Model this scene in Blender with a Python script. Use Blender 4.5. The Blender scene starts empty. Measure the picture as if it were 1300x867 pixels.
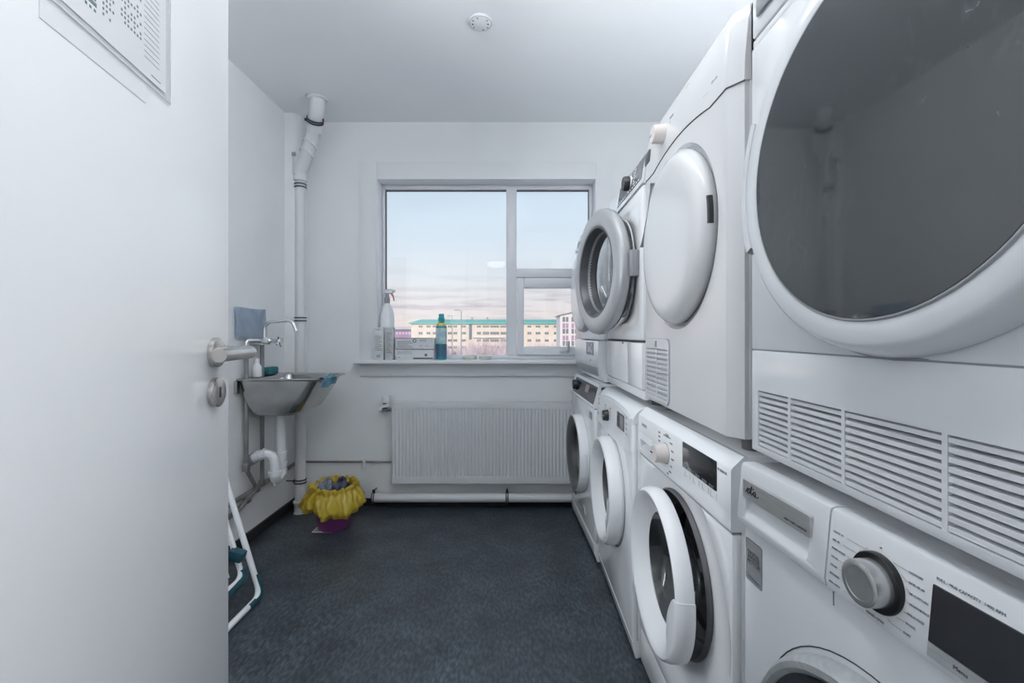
import bpy, bmesh, math, random
from mathutils import Matrix, Vector
from math import sin, cos, pi, radians

SC = bpy.context.scene
COL = SC.collection
random.seed(7)

# ------------------------------------------------------------------ camera, world, light, exposure
H_EYE, F_PX = 1.09, 560.0
cam_d = bpy.data.cameras.new('camera'); cam = bpy.data.objects.new('camera', cam_d); COL.objects.link(cam)
cam.location = (0, 0, H_EYE); cam.rotation_euler = (pi / 2, 0, 0)
cam_d.sensor_width = 36; cam_d.lens = F_PX / 1300 * 36
cam_d.shift_x = (650 - 655) / 1300; cam_d.shift_y = (424 - 433.5) / 1300
cam_d.clip_start = 0.02; cam_d.clip_end = 2000
SC.camera = cam
SC.view_settings.view_transform = 'Standard'; SC.view_settings.look = 'None'
SC.view_settings.gamma = 1; SC.view_settings.use_curve_mapping = False
SC.view_settings.exposure = 0.0
SC.cycles.max_bounces = 10; SC.cycles.diffuse_bounces = 6; SC.cycles.glossy_bounces = 5
SC.cycles.transparent_max_bounces = 16; SC.cycles.caustics_reflective = False; SC.cycles.caustics_refractive = False
SC.cycles.sample_clamp_direct = 6; SC.cycles.sample_clamp_indirect = 5; SC.cycles.use_denoising = True

SKY_STRENGTH = 1.0
CEILING_FILL_POWER = 32.0          # emission of the added fill tube under the ceiling
HALL_POWER = 2.2         # small lamp far down the hallway, seen mirrored in the pane
ENTRY_FILL_POWER = 50.0  # added fill globe just outside the doorway
WALL_FILL_POWER = 54.0  # added fill tube behind the open door
UP_FILL_POWER = 76.0  # added fill trough, bounced off the ceiling

def new_world():
    w = bpy.data.worlds.new('sky'); SC.world = w; w.use_nodes = True
    nt = w.node_tree; nt.nodes.clear()
    N = nt.nodes.new; Lk = nt.links.new
    out = N('ShaderNodeOutputWorld'); bg = N('ShaderNodeBackground')
    tc = N('ShaderNodeTexCoord'); sep = N('ShaderNodeSeparateXYZ')
    Lk(tc.outputs['Generated'], sep.inputs[0])
    rp = N('ShaderNodeValToRGB'); cr = rp.color_ramp
    stops = [(0.0, (.90, .80, .77)), (.03, (.90, .82, .80)), (.07, (.86, .84, .85)), (.12, (.81, .86, .91)),
             (.20, (.72, .83, .93)), (.33, (.61, .77, .91)), (.7, (.52, .70, .90)), (1.0, (.48, .66, .88))]
    while len(cr.elements) < len(stops): cr.elements.new(.5)
    for e, (p, c) in zip(cr.elements, stops): e.position = p; e.color = (*c, 1)
    Lk(sep.outputs[2], rp.inputs[0])
    mp = N('ShaderNodeMapping'); mp.inputs['Scale'].default_value = (3.2, 3.2, 34)
    Lk(tc.outputs['Generated'], mp.inputs[0])
    nz = N('ShaderNodeTexNoise'); nz.inputs['Scale'].default_value = 2.2; nz.inputs['Detail'].default_value = 6
    Lk(mp.outputs[0], nz.inputs[0])
    cl = N('ShaderNodeValToRGB'); cl.color_ramp.elements[0].position = .46; cl.color_ramp.elements[1].position = .64
    Lk(nz.outputs[0], cl.inputs[0])
    band = N('ShaderNodeValToRGB'); b = band.color_ramp
    for _ in range(2): b.elements.new(.5)
    for e, (p, v) in zip(b.elements, [(.0, .6), (.075, .9), (.10, .30), (.17, 0)]): e.position = p; e.color = (v, v, v, 1)
    Lk(sep.outputs[2], band.inputs[0])
    mul = N('ShaderNodeMath'); mul.operation = 'MULTIPLY'
    Lk(cl.outputs[0], mul.inputs[0]); Lk(band.outputs[0], mul.inputs[1])
    mix = N('ShaderNodeMixRGB'); mix.inputs[2].default_value = (.60, .55, .62, 1)
    Lk(mul.outputs[0], mix.inputs[0]); Lk(rp.outputs[0], mix.inputs[1])
    Lk(mix.outputs[0], bg.inputs[0]); bg.inputs[1].default_value = SKY_STRENGTH
    Lk(bg.outputs[0], out.inputs[0])
new_world()

sun_d = bpy.data.lights.new('low_sun', 'SUN'); sun = bpy.data.objects.new('low_sun', sun_d); COL.objects.link(sun)
sun_d.energy = 2.7; sun_d.angle = radians(2); sun_d.color = (1, .86, .74)
sun.rotation_euler = (radians(74), 0, radians(-16))       # low behind the building, it lights the far facades

# ------------------------------------------------------------------ materials
def mat(name, col, rough=.5, metal=0, coat=0, ior=1.5, trans=0, emit=None, spec=.5):
    m = bpy.data.materials.new(name); m.use_nodes = True
    p = m.node_tree.nodes['Principled BSDF']
    p.inputs['Base Color'].default_value = (*col, 1); p.inputs['Roughness'].default_value = rough
    p.inputs['Metallic'].default_value = metal; p.inputs['IOR'].default_value = ior
    p.inputs['Coat Weight'].default_value = coat; p.inputs['Transmission Weight'].default_value = trans
    p.inputs['Coat Roughness'].default_value = .05
    p.inputs['Specular IOR Level'].default_value = spec
    if emit:
        p.inputs['Emission Color'].default_value = (*emit[0], 1); p.inputs['Emission Strength'].default_value = emit[1]
    return m
def noise_mat(name, c1, c2, scale, rough=.5, lo=.35, hi=.65, bump=0, detail=5, metal=0, stretch=(1, 1, 1), bscale=None, spec=.5):
    m = mat(name, c1, rough, metal, spec=spec); nt = m.node_tree; N = nt.nodes.new; Lk = nt.links.new
    p = nt.nodes['Principled BSDF']
    tc = N('ShaderNodeTexCoord'); mp = N('ShaderNodeMapping'); mp.inputs['Scale'].default_value = stretch
    Lk(tc.outputs['Object'], mp.inputs[0])
    nz = N('ShaderNodeTexNoise'); nz.inputs['Scale'].default_value = scale; nz.inputs['Detail'].default_value = detail
    Lk(mp.outputs[0], nz.inputs[0])
    r = N('ShaderNodeValToRGB'); r.color_ramp.elements[0].position = lo; r.color_ramp.elements[1].position = hi
    r.color_ramp.elements[0].color = (*c1, 1); r.color_ramp.elements[1].color = (*c2, 1)
    Lk(nz.outputs[0], r.inputs[0]); Lk(r.outputs[0], p.inputs['Base Color'])
    if bump:
        bz = N('ShaderNodeTexNoise'); bz.inputs['Scale'].default_value = bscale or scale; bz.inputs['Detail'].default_value = 4
        Lk(mp.outputs[0], bz.inputs[0])
        b = N('ShaderNodeBump'); b.inputs['Strength'].default_value = bump; b.inputs['Distance'].default_value = .004
        Lk(bz.outputs[0], b.inputs['Height']); Lk(b.outputs[0], p.inputs['Normal'])
    return m
def pane_mat(name, tint, refl=.5, rough=.0, ior=1.5):
    """thin clear sheet: see-through with a mirror part that grows at grazing angles"""
    m = bpy.data.materials.new(name); m.use_nodes = True; nt = m.node_tree; nt.nodes.clear()
    N = nt.nodes.new; Lk = nt.links.new
    o = N('ShaderNodeOutputMaterial'); mx = N('ShaderNodeMixShader'); t = N('ShaderNodeBsdfTransparent')
    g = N('ShaderNodeBsdfGlossy'); g.inputs['Roughness'].default_value = rough; t.inputs[0].default_value = (*tint, 1)
    f = N('ShaderNodeLayerWeight'); f.inputs[0].default_value = .5
    pw = N('ShaderNodeMath'); pw.operation = 'POWER'; pw.inputs[1].default_value = 4.0; Lk(f.outputs['Facing'], pw.inputs[0])
    ad = N('ShaderNodeMath'); ad.operation = 'MULTIPLY_ADD'; ad.inputs[1].default_value = .95; ad.inputs[2].default_value = .05; Lk(pw.outputs[0], ad.inputs[0])
    mu = N('ShaderNodeMath'); mu.operation = 'MULTIPLY'; mu.inputs[1].default_value = refl; mu.use_clamp = True
    Lk(ad.outputs[0], mu.inputs[0]); Lk(mu.outputs[0], mx.inputs[0]); Lk(t.outputs[0], mx.inputs[1]); Lk(g.outputs[0], mx.inputs[2])
    Lk(mx.outputs[0], o.inputs[0]); return m

M = {}
M['wall'] = noise_mat('wall_paint', (.76, .775, .79), (.79, .805, .82), 3, .62, bump=.12, bscale=160)
M['ceil'] = noise_mat('ceiling_paint', (.84, .86, .885), (.86, .88, .90), 2, .7)
M['trim'] = mat('trim_paint', (.77, .785, .80), .4)
M['frame'] = mat('window_frame_paint', (.80, .81, .84), .3)
M['door'] = noise_mat('door_paint', (.70, .712, .727), (.71, .722, .737), 5, .27)
M['white'] = mat('white_enamel', (.83, .84, .86), .16, coat=.3)
M['white2'] = mat('white_appliance_plastic', (.80, .81, .83), .24)
M['whitecold'] = mat('cool_white_enamel', (.83, .845, .865), .14, coat=.3)
M['white3'] = mat('greyer_white_enamel', (.60, .605, .615), .17, coat=.3)  # darker, greyer white for the second dryer
M['matte'] = mat('matte_white_plastic', (.70, .715, .74), .42)
M['pipe'] = mat('painted_pipe', (.66, .675, .69), .38)
M['greyring'] = mat('satin_grey_ring', (.40, .41, .425), .30, metal=.25)
M['silver'] = noise_mat('brushed_silver', (.56, .575, .58), (.66, .675, .68), 30, .32, metal=.6, stretch=(1, 1, 12))
M['dialmetal'] = noise_mat('turned_dial_metal', (.55, .56, .56), (.68, .69, .69), 50, .26, metal=.75)
M['steel'] = noise_mat('stainless_steel', (.40, .40, .40), (.52, .52, .515), 6, .27, metal=1, stretch=(1, 8, 1), bump=.05)
M['chrome'] = mat('chrome', (.80, .81, .82), .08, metal=1)
M['nickel'] = noise_mat('satin_nickel', (.50, .48, .46), (.58, .56, .54), 40, .26, metal=1)
M['black'] = mat('black_plastic', (.012, .013, .015), .3)
M['rubber'] = mat('dark_rubber', (.075, .077, .082), .55)
M['dgrey'] = mat('dark_grey_plastic', (.06, .064, .07), .35)
M['mgrey'] = mat('mid_grey_plastic', (.27, .28, .30), .4)
M['display'] = noise_mat('display_glass', (.018, .02, .024), (.03, .033, .038), 4, .12)
M['ink'] = mat('printed_ink', (.09, .095, .11), .5)
M['inksoft'] = mat('pale_printed_ink', (.25, .26, .28), .5)
M['green_ink'] = mat('green_print', (.11, .16, .15), .6)
M['seam'] = mat('shadow_gap', (.05, .052, .056), .7)
M['gap_grey'] = mat('seam_line', (.30, .31, .33), .6)
M['drum'] = noise_mat('drum_steel', (.35, .36, .37), (.45, .46, .47), 60, .3, metal=.9)
M['bowl'] = pane_mat('door_bowl_glass', (.62, .66, .68), 2.2, .02)
M['bowlclear'] = pane_mat('clear_bowl_glass', (.80, .83, .85), 2.6, .02)
M['pane'] = pane_mat('window_glass', (.99, .992, .996), .9, 0)
M['sleeve'] = pane_mat('clear_plastic_sleeve', (.985, .988, .99), .8, .08)
M['paper'] = mat('paper', (.84, .85, .86), .6)
M['patchgrey'] = mat('plain_grey', (.62, .63, .645), .5)
M['floor'] = None
M['base'] = mat('black_vinyl_skirting', (.020, .021, .024), .45)
M['greypipe'] = noise_mat('galvanised_pipe', (.22, .22, .225), (.34, .34, .345), 12, .38, metal=.7)
M['clamp'] = mat('dark_pipe_clamp', (.05, .05, .055), .4, metal=.6)
M['purple'] = mat('purple_plastic', (.24, .055, .22), .35)
M['yellow'] = None
M['denim'] = noise_mat('dark_blue_cloth', (.012, .014, .028), (.09, .11, .17), 26, .85, bump=.5)
M['lightcloth'] = noise_mat('grey_blue_cloth', (.10, .12, .16), (.25, .28, .34), 22, .85, bump=.5)
M['bluecloth'] = noise_mat('pale_blue_cloth', (.42, .53, .66), (.58, .67, .77), 12, .7, bump=.3, bscale=60)
M['cyancloth'] = noise_mat('light_blue_cloth', (.16, .40, .52), (.30, .55, .66), 30, .85, bump=.8, bscale=180)
M['teal'] = mat('dark_teal_plastic', (.010, .060, .085), .38)
M['tealbox'] = mat('teal_sponge', (.015, .14, .17), .6)
M['red'] = mat('dark_red_cloth', (.16, .015, .035), .8)
M['cardboard'] = noise_mat('white_carton', (.62, .64, .66), (.68, .70, .72), 20, .6)
M['cardboard2'] = noise_mat('grey_carton', (.44, .45, .465), (.50, .51, .525), 20, .6)
M['bottle'] = mat('white_plastic_bottle', (.82, .84, .86), .35)
M['tealbottle'] = mat('teal_bottle_plastic', (.02, .22, .28), .2, coat=.3)
M['tealcap'] = mat('turquoise_cap', (.012, .27, .31), .3)
M['label'] = noise_mat('bottle_label', (.20, .42, .48), (.55, .66, .68), 26, .4)
M['labeldark'] = mat('bottle_label_blue', (.03, .10, .17), .35)
M['yel'] = mat('label_yellow', (.55, .50, .10), .5)
M['pink'] = mat('pink_trigger', (.62, .16, .22), .4)
M['soap'] = mat('cream_soap', (.66, .66, .60), .5)
M['opal'] = mat('ceiling_fill_tube', (.9, .9, .88), .4, emit=((.96, .985, 1), CEILING_FILL_POWER))
M['opalwall'] = mat('wall_fill_tube', (.9, .9, .88), .4, emit=((.96, .985, 1), WALL_FILL_POWER))
M['opalentry'] = mat('entry_fill_glass', (.9, .9, .88), .4, emit=((.97, .985, 1), ENTRY_FILL_POWER))
M['opalup'] = mat('up_fill_tube', (.9, .9, .88), .4, emit=((.96, .985, 1), UP_FILL_POWER))
M['opalhall'] = mat('hall_lamp_glass', (.9, .9, .88), .4, emit=((1, .96, .91), HALL_POWER))
M['cream'] = noise_mat('cream_facade', (.70, .62, .53), (.77, .70, .62), .35, .8)
M['facadewhite'] = mat('white_facade', (.74, .72, .72), .7)
M['violetwall'] = mat('violet_facade', (.42, .27, .44), .8)
M['roofteal'] = mat('teal_roof', (.15, .47, .42), .5)
M['farwin'] = mat('far_window_glass', (.20, .22, .26), .15)
M['farframe'] = mat('far_window_surround', (.62, .60, .58), .6)
M['stair'] = mat('blue_stair_glass', (.16, .20, .27), .2)
M['pole'] = mat('lamp_post_metal', (.32, .33, .36), .5)
M['twig'] = noise_mat('bare_twigs', (.58, .47, .50), (.80, .71, .73), .6, .9)
M['ground'] = noise_mat('frosty_ground', (.55, .50, .50), (.68, .62, .62), .15, .9)

def floor_mat():
    m = noise_mat('marbled_vinyl', (.026, .032, .040), (.058, .074, .094), 7, .32, .3, .72, 0, 9)
    nt = m.node_tree; N = nt.nodes.new; Lk = nt.links.new; p = nt.nodes['Principled BSDF']
    tc = N('ShaderNodeTexCoord'); n2 = N('ShaderNodeTexNoise'); n2.inputs['Scale'].default_value = 90; n2.inputs['Detail'].default_value = 6
    mp = N('ShaderNodeMapping'); mp.inputs['Scale'].default_value = (1, .45, 1); mp.inputs['Rotation'].default_value = (0, 0, .5)
    Lk(tc.outputs['Object'], mp.inputs[0]); Lk(mp.outputs[0], n2.inputs[0])
    r2 = N('ShaderNodeValToRGB'); r2.color_ramp.elements[0].position = .40; r2.color_ramp.elements[1].position = .68
    r2.color_ramp.elements[0].color = (.55, .55, .55, 1); r2.color_ramp.elements[1].color = (1.55, 1.55, 1.5, 1)
    Lk(n2.outputs[0], r2.inputs[0])
    mx = N('ShaderNodeMixRGB'); mx.blend_type = 'MULTIPLY'; mx.inputs[0].default_value = 1
    src = p.inputs['Base Color'].links[0].from_socket
    Lk(src, mx.inputs[1]); Lk(r2.outputs[0], mx.inputs[2])
    n3 = N('ShaderNodeTexVoronoi'); n3.inputs['Scale'].default_value = 9
    Lk(tc.outputs['Object'], n3.inputs[0])
    r3 = N('ShaderNodeValToRGB'); r3.color_ramp.elements[0].position = .012; r3.color_ramp.elements[1].position = .03
    r3.color_ramp.elements[0].color = (.25, .25, .25, 1); r3.color_ramp.elements[1].color = (0, 0, 0, 1)
    Lk(n3.outputs[0], r3.inputs[0])
    ad = N('ShaderNodeMixRGB'); ad.blend_type = 'ADD'; ad.inputs[0].default_value = .5
    Lk(mx.outputs[0], ad.inputs[1]); Lk(r3.outputs[0], ad.inputs[2]); Lk(ad.outputs[0], p.inputs['Base Color'])
    b = N('ShaderNodeBump'); b.inputs['Strength'].default_value = .15; b.inputs['Distance'].default_value = .002
    Lk(n2.outputs[0], b.inputs['Height']); Lk(b.outputs[0], p.inputs['Normal'])
    return m
M['floor'] = floor_mat()
def bag_mat():
    m = noise_mat('yellow_bag_film', (.50, .36, .03), (.66, .50, .07), 6, .3)
    nt = m.node_tree; N = nt.nodes.new; Lk = nt.links.new
    p = nt.nodes['Principled BSDF']; o = nt.nodes['Material Output']
    tr = N('ShaderNodeBsdfTranslucent'); tr.inputs[0].default_value = (.75, .55, .08, 1)
    mx = N('ShaderNodeMixShader'); mx.inputs[0].default_value = .3
    Lk(p.outputs[0], mx.inputs[1]); Lk(tr.outputs[0], mx.inputs[2]); Lk(mx.outputs[0], o.inputs[0])
    return m
M['yellow'] = bag_mat()
def black_glass():
    """smoked door glass with dust and wipe marks"""
    m = mat('smoked_door_glass', (.022, .026, .030), .05, ior=2.1, spec=.5)
    nt = m.node_tree; N = nt.nodes.new; Lk = nt.links.new; p = nt.nodes['Principled BSDF']
    tc = N('ShaderNodeTexCoord'); mp = N('ShaderNodeMapping'); mp.inputs['Scale'].default_value = (1, 1, .6); mp.inputs['Rotation'].default_value = (0, .6, 0)
    Lk(tc.outputs['Object'], mp.inputs[0])
    nz = N('ShaderNodeTexNoise'); nz.inputs['Scale'].default_value = 38; nz.inputs['Detail'].default_value = 8; nz.inputs['Distortion'].default_value = 1.6
    Lk(mp.outputs[0], nz.inputs[0])
    r = N('ShaderNodeValToRGB'); r.color_ramp.elements[0].position = .52; r.color_ramp.elements[1].position = .85
    Lk(nz.outputs[0], r.inputs[0])
    n2 = N('ShaderNodeTexNoise'); n2.inputs['Scale'].default_value = 5; n2.inputs['Detail'].default_value = 3
    Lk(tc.outputs['Object'], n2.inputs[0])
    r2 = N('ShaderNodeValToRGB'); r2.color_ramp.elements[0].position = .44; r2.color_ramp.elements[1].position = .62
    Lk(n2.outputs[0], r2.inputs[0])
    mu = N('ShaderNodeMath'); mu.operation = 'MULTIPLY'; Lk(r.outputs[0], mu.inputs[0]); Lk(r2.outputs[0], mu.inputs[1])
    mx = N('ShaderNodeMixRGB'); mx.inputs[1].default_value = (.022, .026, .030, 1); mx.inputs[2].default_value = (.075, .088, .10, 1)
    Lk(mu.outputs[0], mx.inputs[0]); Lk(mx.outputs[0], p.inputs['Base Color'])
    ro = N('ShaderNodeMath'); ro.operation = 'MULTIPLY_ADD'; ro.inputs[1].default_value = .25; ro.inputs[2].default_value = .05
    Lk(mu.outputs[0], ro.inputs[0]); Lk(ro.outputs[0], p.inputs['Roughness'])
    return m
M['smoked'] = black_glass()

# ------------------------------------------------------------------ geometry helpers
I4 = Matrix.Identity(4)
def nb(): return bmesh.new()
def append(bm, t, mx=I4):
    vm = {}
    for v in t.verts: vm[v] = bm.verts.new(mx @ v.co)
    for f in t.faces:
        try: nf = bm.faces.new([vm[v] for v in f.verts]); nf.smooth = f.smooth
        except ValueError: pass
    t.free(); return bm
def box(bm, a, b, bev=0, seg=2, mx=I4, axes=None):
    t = bmesh.new(); bmesh.ops.create_cube(t, size=1)
    lo = [min(p, q) for p, q in zip(a, b)]; hi = [max(p, q) for p, q in zip(a, b)]
    for v in t.verts: v.co = Vector([l + (h - l) * (c + .5) for l, h, c in zip(lo, hi, v.co)])
    if bev:
        es = t.edges[:]
        if axes is not None:
            es = [e for e in es if abs((e.verts[0].co - e.verts[1].co).normalized()[axes]) > .9]
        bmesh.ops.bevel(t, geom=es, offset=bev, segments=seg, profile=.5, affect='EDGES', clamp_overlap=True)
    return append(bm, t, mx)
def frames(pts, closed):
    n = len(pts); T = []
    for i in range(n):
        a = pts[i - 1] if (i > 0 or closed) else pts[0]; b = pts[(i + 1) % n] if (i < n - 1 or closed) else pts[-1]
        T.append((b - a).normalized() if (b - a).length > 1e-9 else Vector((0, 0, 1)))
    up = Vector((0, 0, 1)) if abs(T[0].z) < .9 else Vector((1, 0, 0))
    u = (up - T[0] * up.dot(T[0])).normalized(); out = []
    for t in T:
        u = (u - t * u.dot(t)); u = u.normalized() if u.length > 1e-6 else t.orthogonal().normalized()
        out.append((u, t.cross(u)))
    return out
def tube(bm, pts, r, n=12, closed=False, caps=True, mx=I4, sq=1.0):
    pts = [Vector(p) for p in pts]; fr = frames(pts, closed); rings = []
    for i, (p, (u, w)) in enumerate(zip(pts, fr)):
        rr = r[i] if isinstance(r, (list, tuple)) else r
        rings.append([bm.verts.new(mx @ (p + u * rr * cos(2 * pi * k / n) + w * rr * sq * sin(2 * pi * k / n))) for k in range(n)])
    m = len(rings)
    for i in range(m if closed else m - 1):
        A, B = rings[i], rings[(i + 1) % m]
        for k in range(n):
            bm.faces.new((A[k], A[(k + 1) % n], B[(k + 1) % n], B[k]))
    if caps and not closed:
        bm.faces.new(rings[0][::-1]); bm.faces.new(rings[-1])
    return bm
def fillet(pts, rad, n=6, closed=False):
    P = [Vector(p) for p in pts]; out = []
    rng = range(len(P))
    for i in rng:
        if not closed and i in (0, len(P) - 1): out.append(P[i]); continue
        a, p, b = P[i - 1], P[i], P[(i + 1) % len(P)]
        d1, d2 = (a - p), (b - p); l = min(rad, d1.length * .48, d2.length * .48)
        s, e = p + d1.normalized() * l, p + d2.normalized() * l
        for k in range(n + 1):
            t = k / n; out.append(s * (1 - t) ** 2 + p * 2 * t * (1 - t) + e * t * t)
    return out
def lathe(bm, prof, n=64, mx=I4, a0=0, a1=2 * pi):
    full = abs(a1 - a0 - 2 * pi) < 1e-6; m = n if full else n + 1; rings = []
    for r, h in prof:
        if r < 1e-7 and full: rings.append([bm.verts.new(mx @ Vector((0, 0, h)))])
        else: rings.append([bm.verts.new(mx @ Vector((r * cos(a0 + (a1 - a0) * k / n), r * sin(a0 + (a1 - a0) * k / n), h))) for k in range(m)])
    for A, B in zip(rings, rings[1:]):
        for k in range(n):
            k2 = (k + 1) % m if full else k + 1
            if len(A) == 1 and len(B) == 1: continue
            if len(A) == 1: bm.faces.new((A[0], B[k2], B[k]))
            elif len(B) == 1: bm.faces.new((A[k], A[k2], B[0]))
            else: bm.faces.new((A[k], A[k2], B[k2], B[k]))
    return bm
def prism(bm, poly, h0, h1, mx=I4):
    A = [bm.verts.new(mx @ Vector((x, y, h0))) for x, y in poly]; B = [bm.verts.new(mx @ Vector((x, y, h1))) for x, y in poly]
    n = len(poly); bm.faces.new(A[::-1]); bm.faces.new(B)
    for k in range(n): bm.faces.new((A[k], A[(k + 1) % n], B[(k + 1) % n], B[k]))
    return bm
def rrect(x0, y0, x1, y1, r, n=5):
    out = []
    for cx, cy, a in ((x1 - r, y1 - r, 0), (x0 + r, y1 - r, pi / 2), (x0 + r, y0 + r, pi), (x1 - r, y0 + r, 1.5 * pi)):
        for k in range(n + 1):
            t = a + pi / 2 * k / n; out.append((cx + r * cos(t), cy + r * sin(t)))
    return out
def loft(bm, loops, close_first=False, close_last=False):
    R = [[bm.verts.new(Vector(p)) for p in l] for l in loops]; n = len(R[0])
    for A, B in zip(R, R[1:]):
        for k in range(n): bm.faces.new((A[k], A[(k + 1) % n], B[(k + 1) % n], B[k]))
    if close_first: bm.faces.new(R[0][::-1])
    if close_last: bm.faces.new(R[-1])
    return bm
def grid(bm, nx, ny, f):
    V = [[bm.verts.new(Vector(f(i / nx, j / ny))) for j in range(ny + 1)] for i in range(nx + 1)]
    for i in range(nx):
        for j in range(ny): bm.faces.new((V[i][j], V[i + 1][j], V[i + 1][j + 1], V[i][j + 1]))
    return bm
def cyl(bm, p0, p1, r, n=20, r1=None, mx=I4): return tube(bm, [p0, p1], [r, r if r1 is None else r1], n, mx=mx)
def text(bm, s, size, mx, align='LEFT', thick=.0003, squash=1.0):
    c = bpy.data.curves.new('t', 'FONT'); c.body = s; c.size = size; c.align_x = align; c.align_y = 'CENTER'; c.extrude = thick
    c.resolution_u = 2; c.space_character = 1.02
    o = bpy.data.objects.new('t', c); COL.objects.link(o)
    dg = bpy.context.evaluated_depsgraph_get(); me = bpy.data.meshes.new_from_object(o.evaluated_get(dg))
    t = bmesh.new(); t.from_mesh(me); append(bm, t, mx @ Matrix.Scale(squash, 4, (1, 0, 0)))
    bpy.data.objects.remove(o); bpy.data.curves.remove(c); bpy.data.meshes.remove(me); return bm
def obj(name, bm, m, parent=None, smooth=40, loc=None, rot=None, fix=True):
    me = bpy.data.meshes.new(name)
    if fix: bmesh.ops.recalc_face_normals(bm, faces=bm.faces[:])
    bm.to_mesh(me); bm.free()
    if smooth:
        me.polygons.foreach_set('use_smooth', [True] * len(me.polygons)); me.set_sharp_from_angle(angle=radians(smooth))
    if isinstance(m, str): m = M[m]
    me.materials.append(m)
    o = bpy.data.objects.new(name, me); COL.objects.link(o)
    if parent is not None: o.parent = parent
    if name.split('.')[0].endswith(('lettering', '_lines', '_print', '_table', '_marks', 'vent_slot', 'drain_slot', 'drying_wire', 'socket_rim')): o['kind'] = 'stuff'
    if loc is not None: o.location = loc
    if rot is not None: o.rotation_euler = rot
    return o
def carve(o, cutter):
    me = bpy.data.meshes.new('cut'); bmesh.ops.recalc_face_normals(cutter, faces=cutter.faces[:]); cutter.to_mesh(me); cutter.free()
    c = bpy.data.objects.new('cut', me); COL.objects.link(c); c.matrix_world = Matrix.Identity(4)
    par = o.parent; keep = o.matrix_basis.copy(); o.parent = None; o.matrix_basis = Matrix.Identity(4)
    md = o.modifiers.new('b', 'BOOLEAN'); md.object = c; md.operation = 'DIFFERENCE'; md.solver = 'EXACT'
    dg = bpy.context.evaluated_depsgraph_get(); dg.update()
    new = bpy.data.meshes.new_from_object(o.evaluated_get(dg)); o.modifiers.remove(md)
    old = o.data; nm = old.name; mt = list(old.materials); o.data = new; bpy.data.meshes.remove(old); new.name = nm
    if not new.materials:
        for q in mt: new.materials.append(q)
    new.polygons.foreach_set('use_smooth', [True] * len(new.polygons)); new.set_sharp_from_angle(angle=radians(35))
    bpy.data.objects.remove(c); o.parent = par; o.matrix_basis = keep
    return o
def thing(name, label, cat, loc=(0, 0, 0), rz=0, group=None):
    o = bpy.data.objects.new(name, None); COL.objects.link(o); o.empty_display_size = .05
    o.location = loc; o.rotation_euler = (0, 0, rz); o['label'] = label; o['category'] = cat
    if group: o['group'] = group
    return o
def tag(o, label, cat, group=None):
    o['label'] = label; o['category'] = cat
    if group: o['group'] = group
    return o
def struct(o, label=None, cat=None):
    o['kind'] = 'structure'
    if label: o['label'] = label
    if cat: o['category'] = cat
    return o
def copy_tree(o, parent=None):
    c = o.copy(); COL.objects.link(c)
    if parent is not None: c.parent = parent
    for ch in list(o.children): copy_tree(ch, c)
    return c
def FM(x, z, y=0.0):
    """front plane of a machine: glyph X -> +x, glyph Y -> +z, outward -> -y"""
    return Matrix(((1, 0, 0, x), (0, 0, -1, y), (0, 1, 0, z), (0, 0, 0, 1)))

# ------------------------------------------------------------------ the room
XL, XR, YB, YF, HC = -1.405, 1.085, 2.80, 0.0, 2.435
WX0, WX1, WZ0, WZ1 = -.885, .51, .905, 2.075
HY = -3.4
o = struct(obj('floor', box(nb(), (XL - .1, HY, -.08), (XR + .1, YB + .1, 0)), 'floor', smooth=0), 'dark blue-grey marbled vinyl floor', 'floor')
o = struct(obj('ceiling', box(nb(), (XL - .1, HY, HC), (XR + .1, YB + .2, HC + .1)), 'ceil', smooth=0), 'plain white painted ceiling', 'ceiling')
struct(obj('wall_left', box(nb(), (XL - .12, HY, 0), (XL, YB + .2, HC)), 'wall', smooth=0), 'white painted wall behind the steel sink', 'wall')
struct(obj('wall_right', box(nb(), (XR, HY, 0), (XR + .12, YB + .2, HC)), 'wall', smooth=0), 'white painted wall behind the stacked machines', 'wall')
bm = nb()
box(bm, (XL, YB, 0), (WX0, YB + .2, HC)); box(bm, (WX1, YB, 0), (XR, YB + .2, HC))
box(bm, (WX0, YB, 0), (WX1, YB + .2, WZ0)); box(bm, (WX0, YB, WZ1), (WX1, YB + .2, HC))
struct(obj('wall_back', bm, 'wall', smooth=0), 'white painted wall around the window', 'wall')
bm = nb()
box(bm, (XL, -.12, 0), (-.42, 0, HC)); box(bm, (.48, -.12, 0), (XR, 0, HC)); box(bm, (-.42, -.12, 2.08), (.48, 0, HC))
struct(obj('wall_front', bm, 'wall', smooth=0), 'white wall around the doorway', 'wall')
struct(obj('wall_hall', box(nb(), (XL, HY - .12, 0), (XR, HY, HC)), 'wall', smooth=0), 'white hallway wall opposite the doorway', 'wall')
bm = nb(); box(bm, (XL, .02, 0), (XL + .012, YB, .056), .004)
struct(obj('baseboard_left', bm, 'base'), 'low black vinyl skirting along the sink wall', 'baseboard')
bm = nb(); box(bm, (XL + .012, YB - .010, 0), (.9, YB, .05), .003)
struct(obj('baseboard_back', bm, 'base'), 'low black vinyl skirting under the radiator', 'baseboard')
# rounded boxed-in riser in the corner
poly = [(XL, YB), (XL, 2.68), (-1.362, 2.68)] + [(-1.362 + .042 * sin(a), 2.722 - .042 * cos(a)) for a in [pi / 2 * k / 6 for k in range(1, 7)]] + [(-1.32, YB)]
bm = nb(); prism(bm, poly, .72, HC); struct(obj('trim_1', bm, 'wall'), 'rounded white boxed riser in the corner beside the drain pipe', 'pipe casing')

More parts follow.
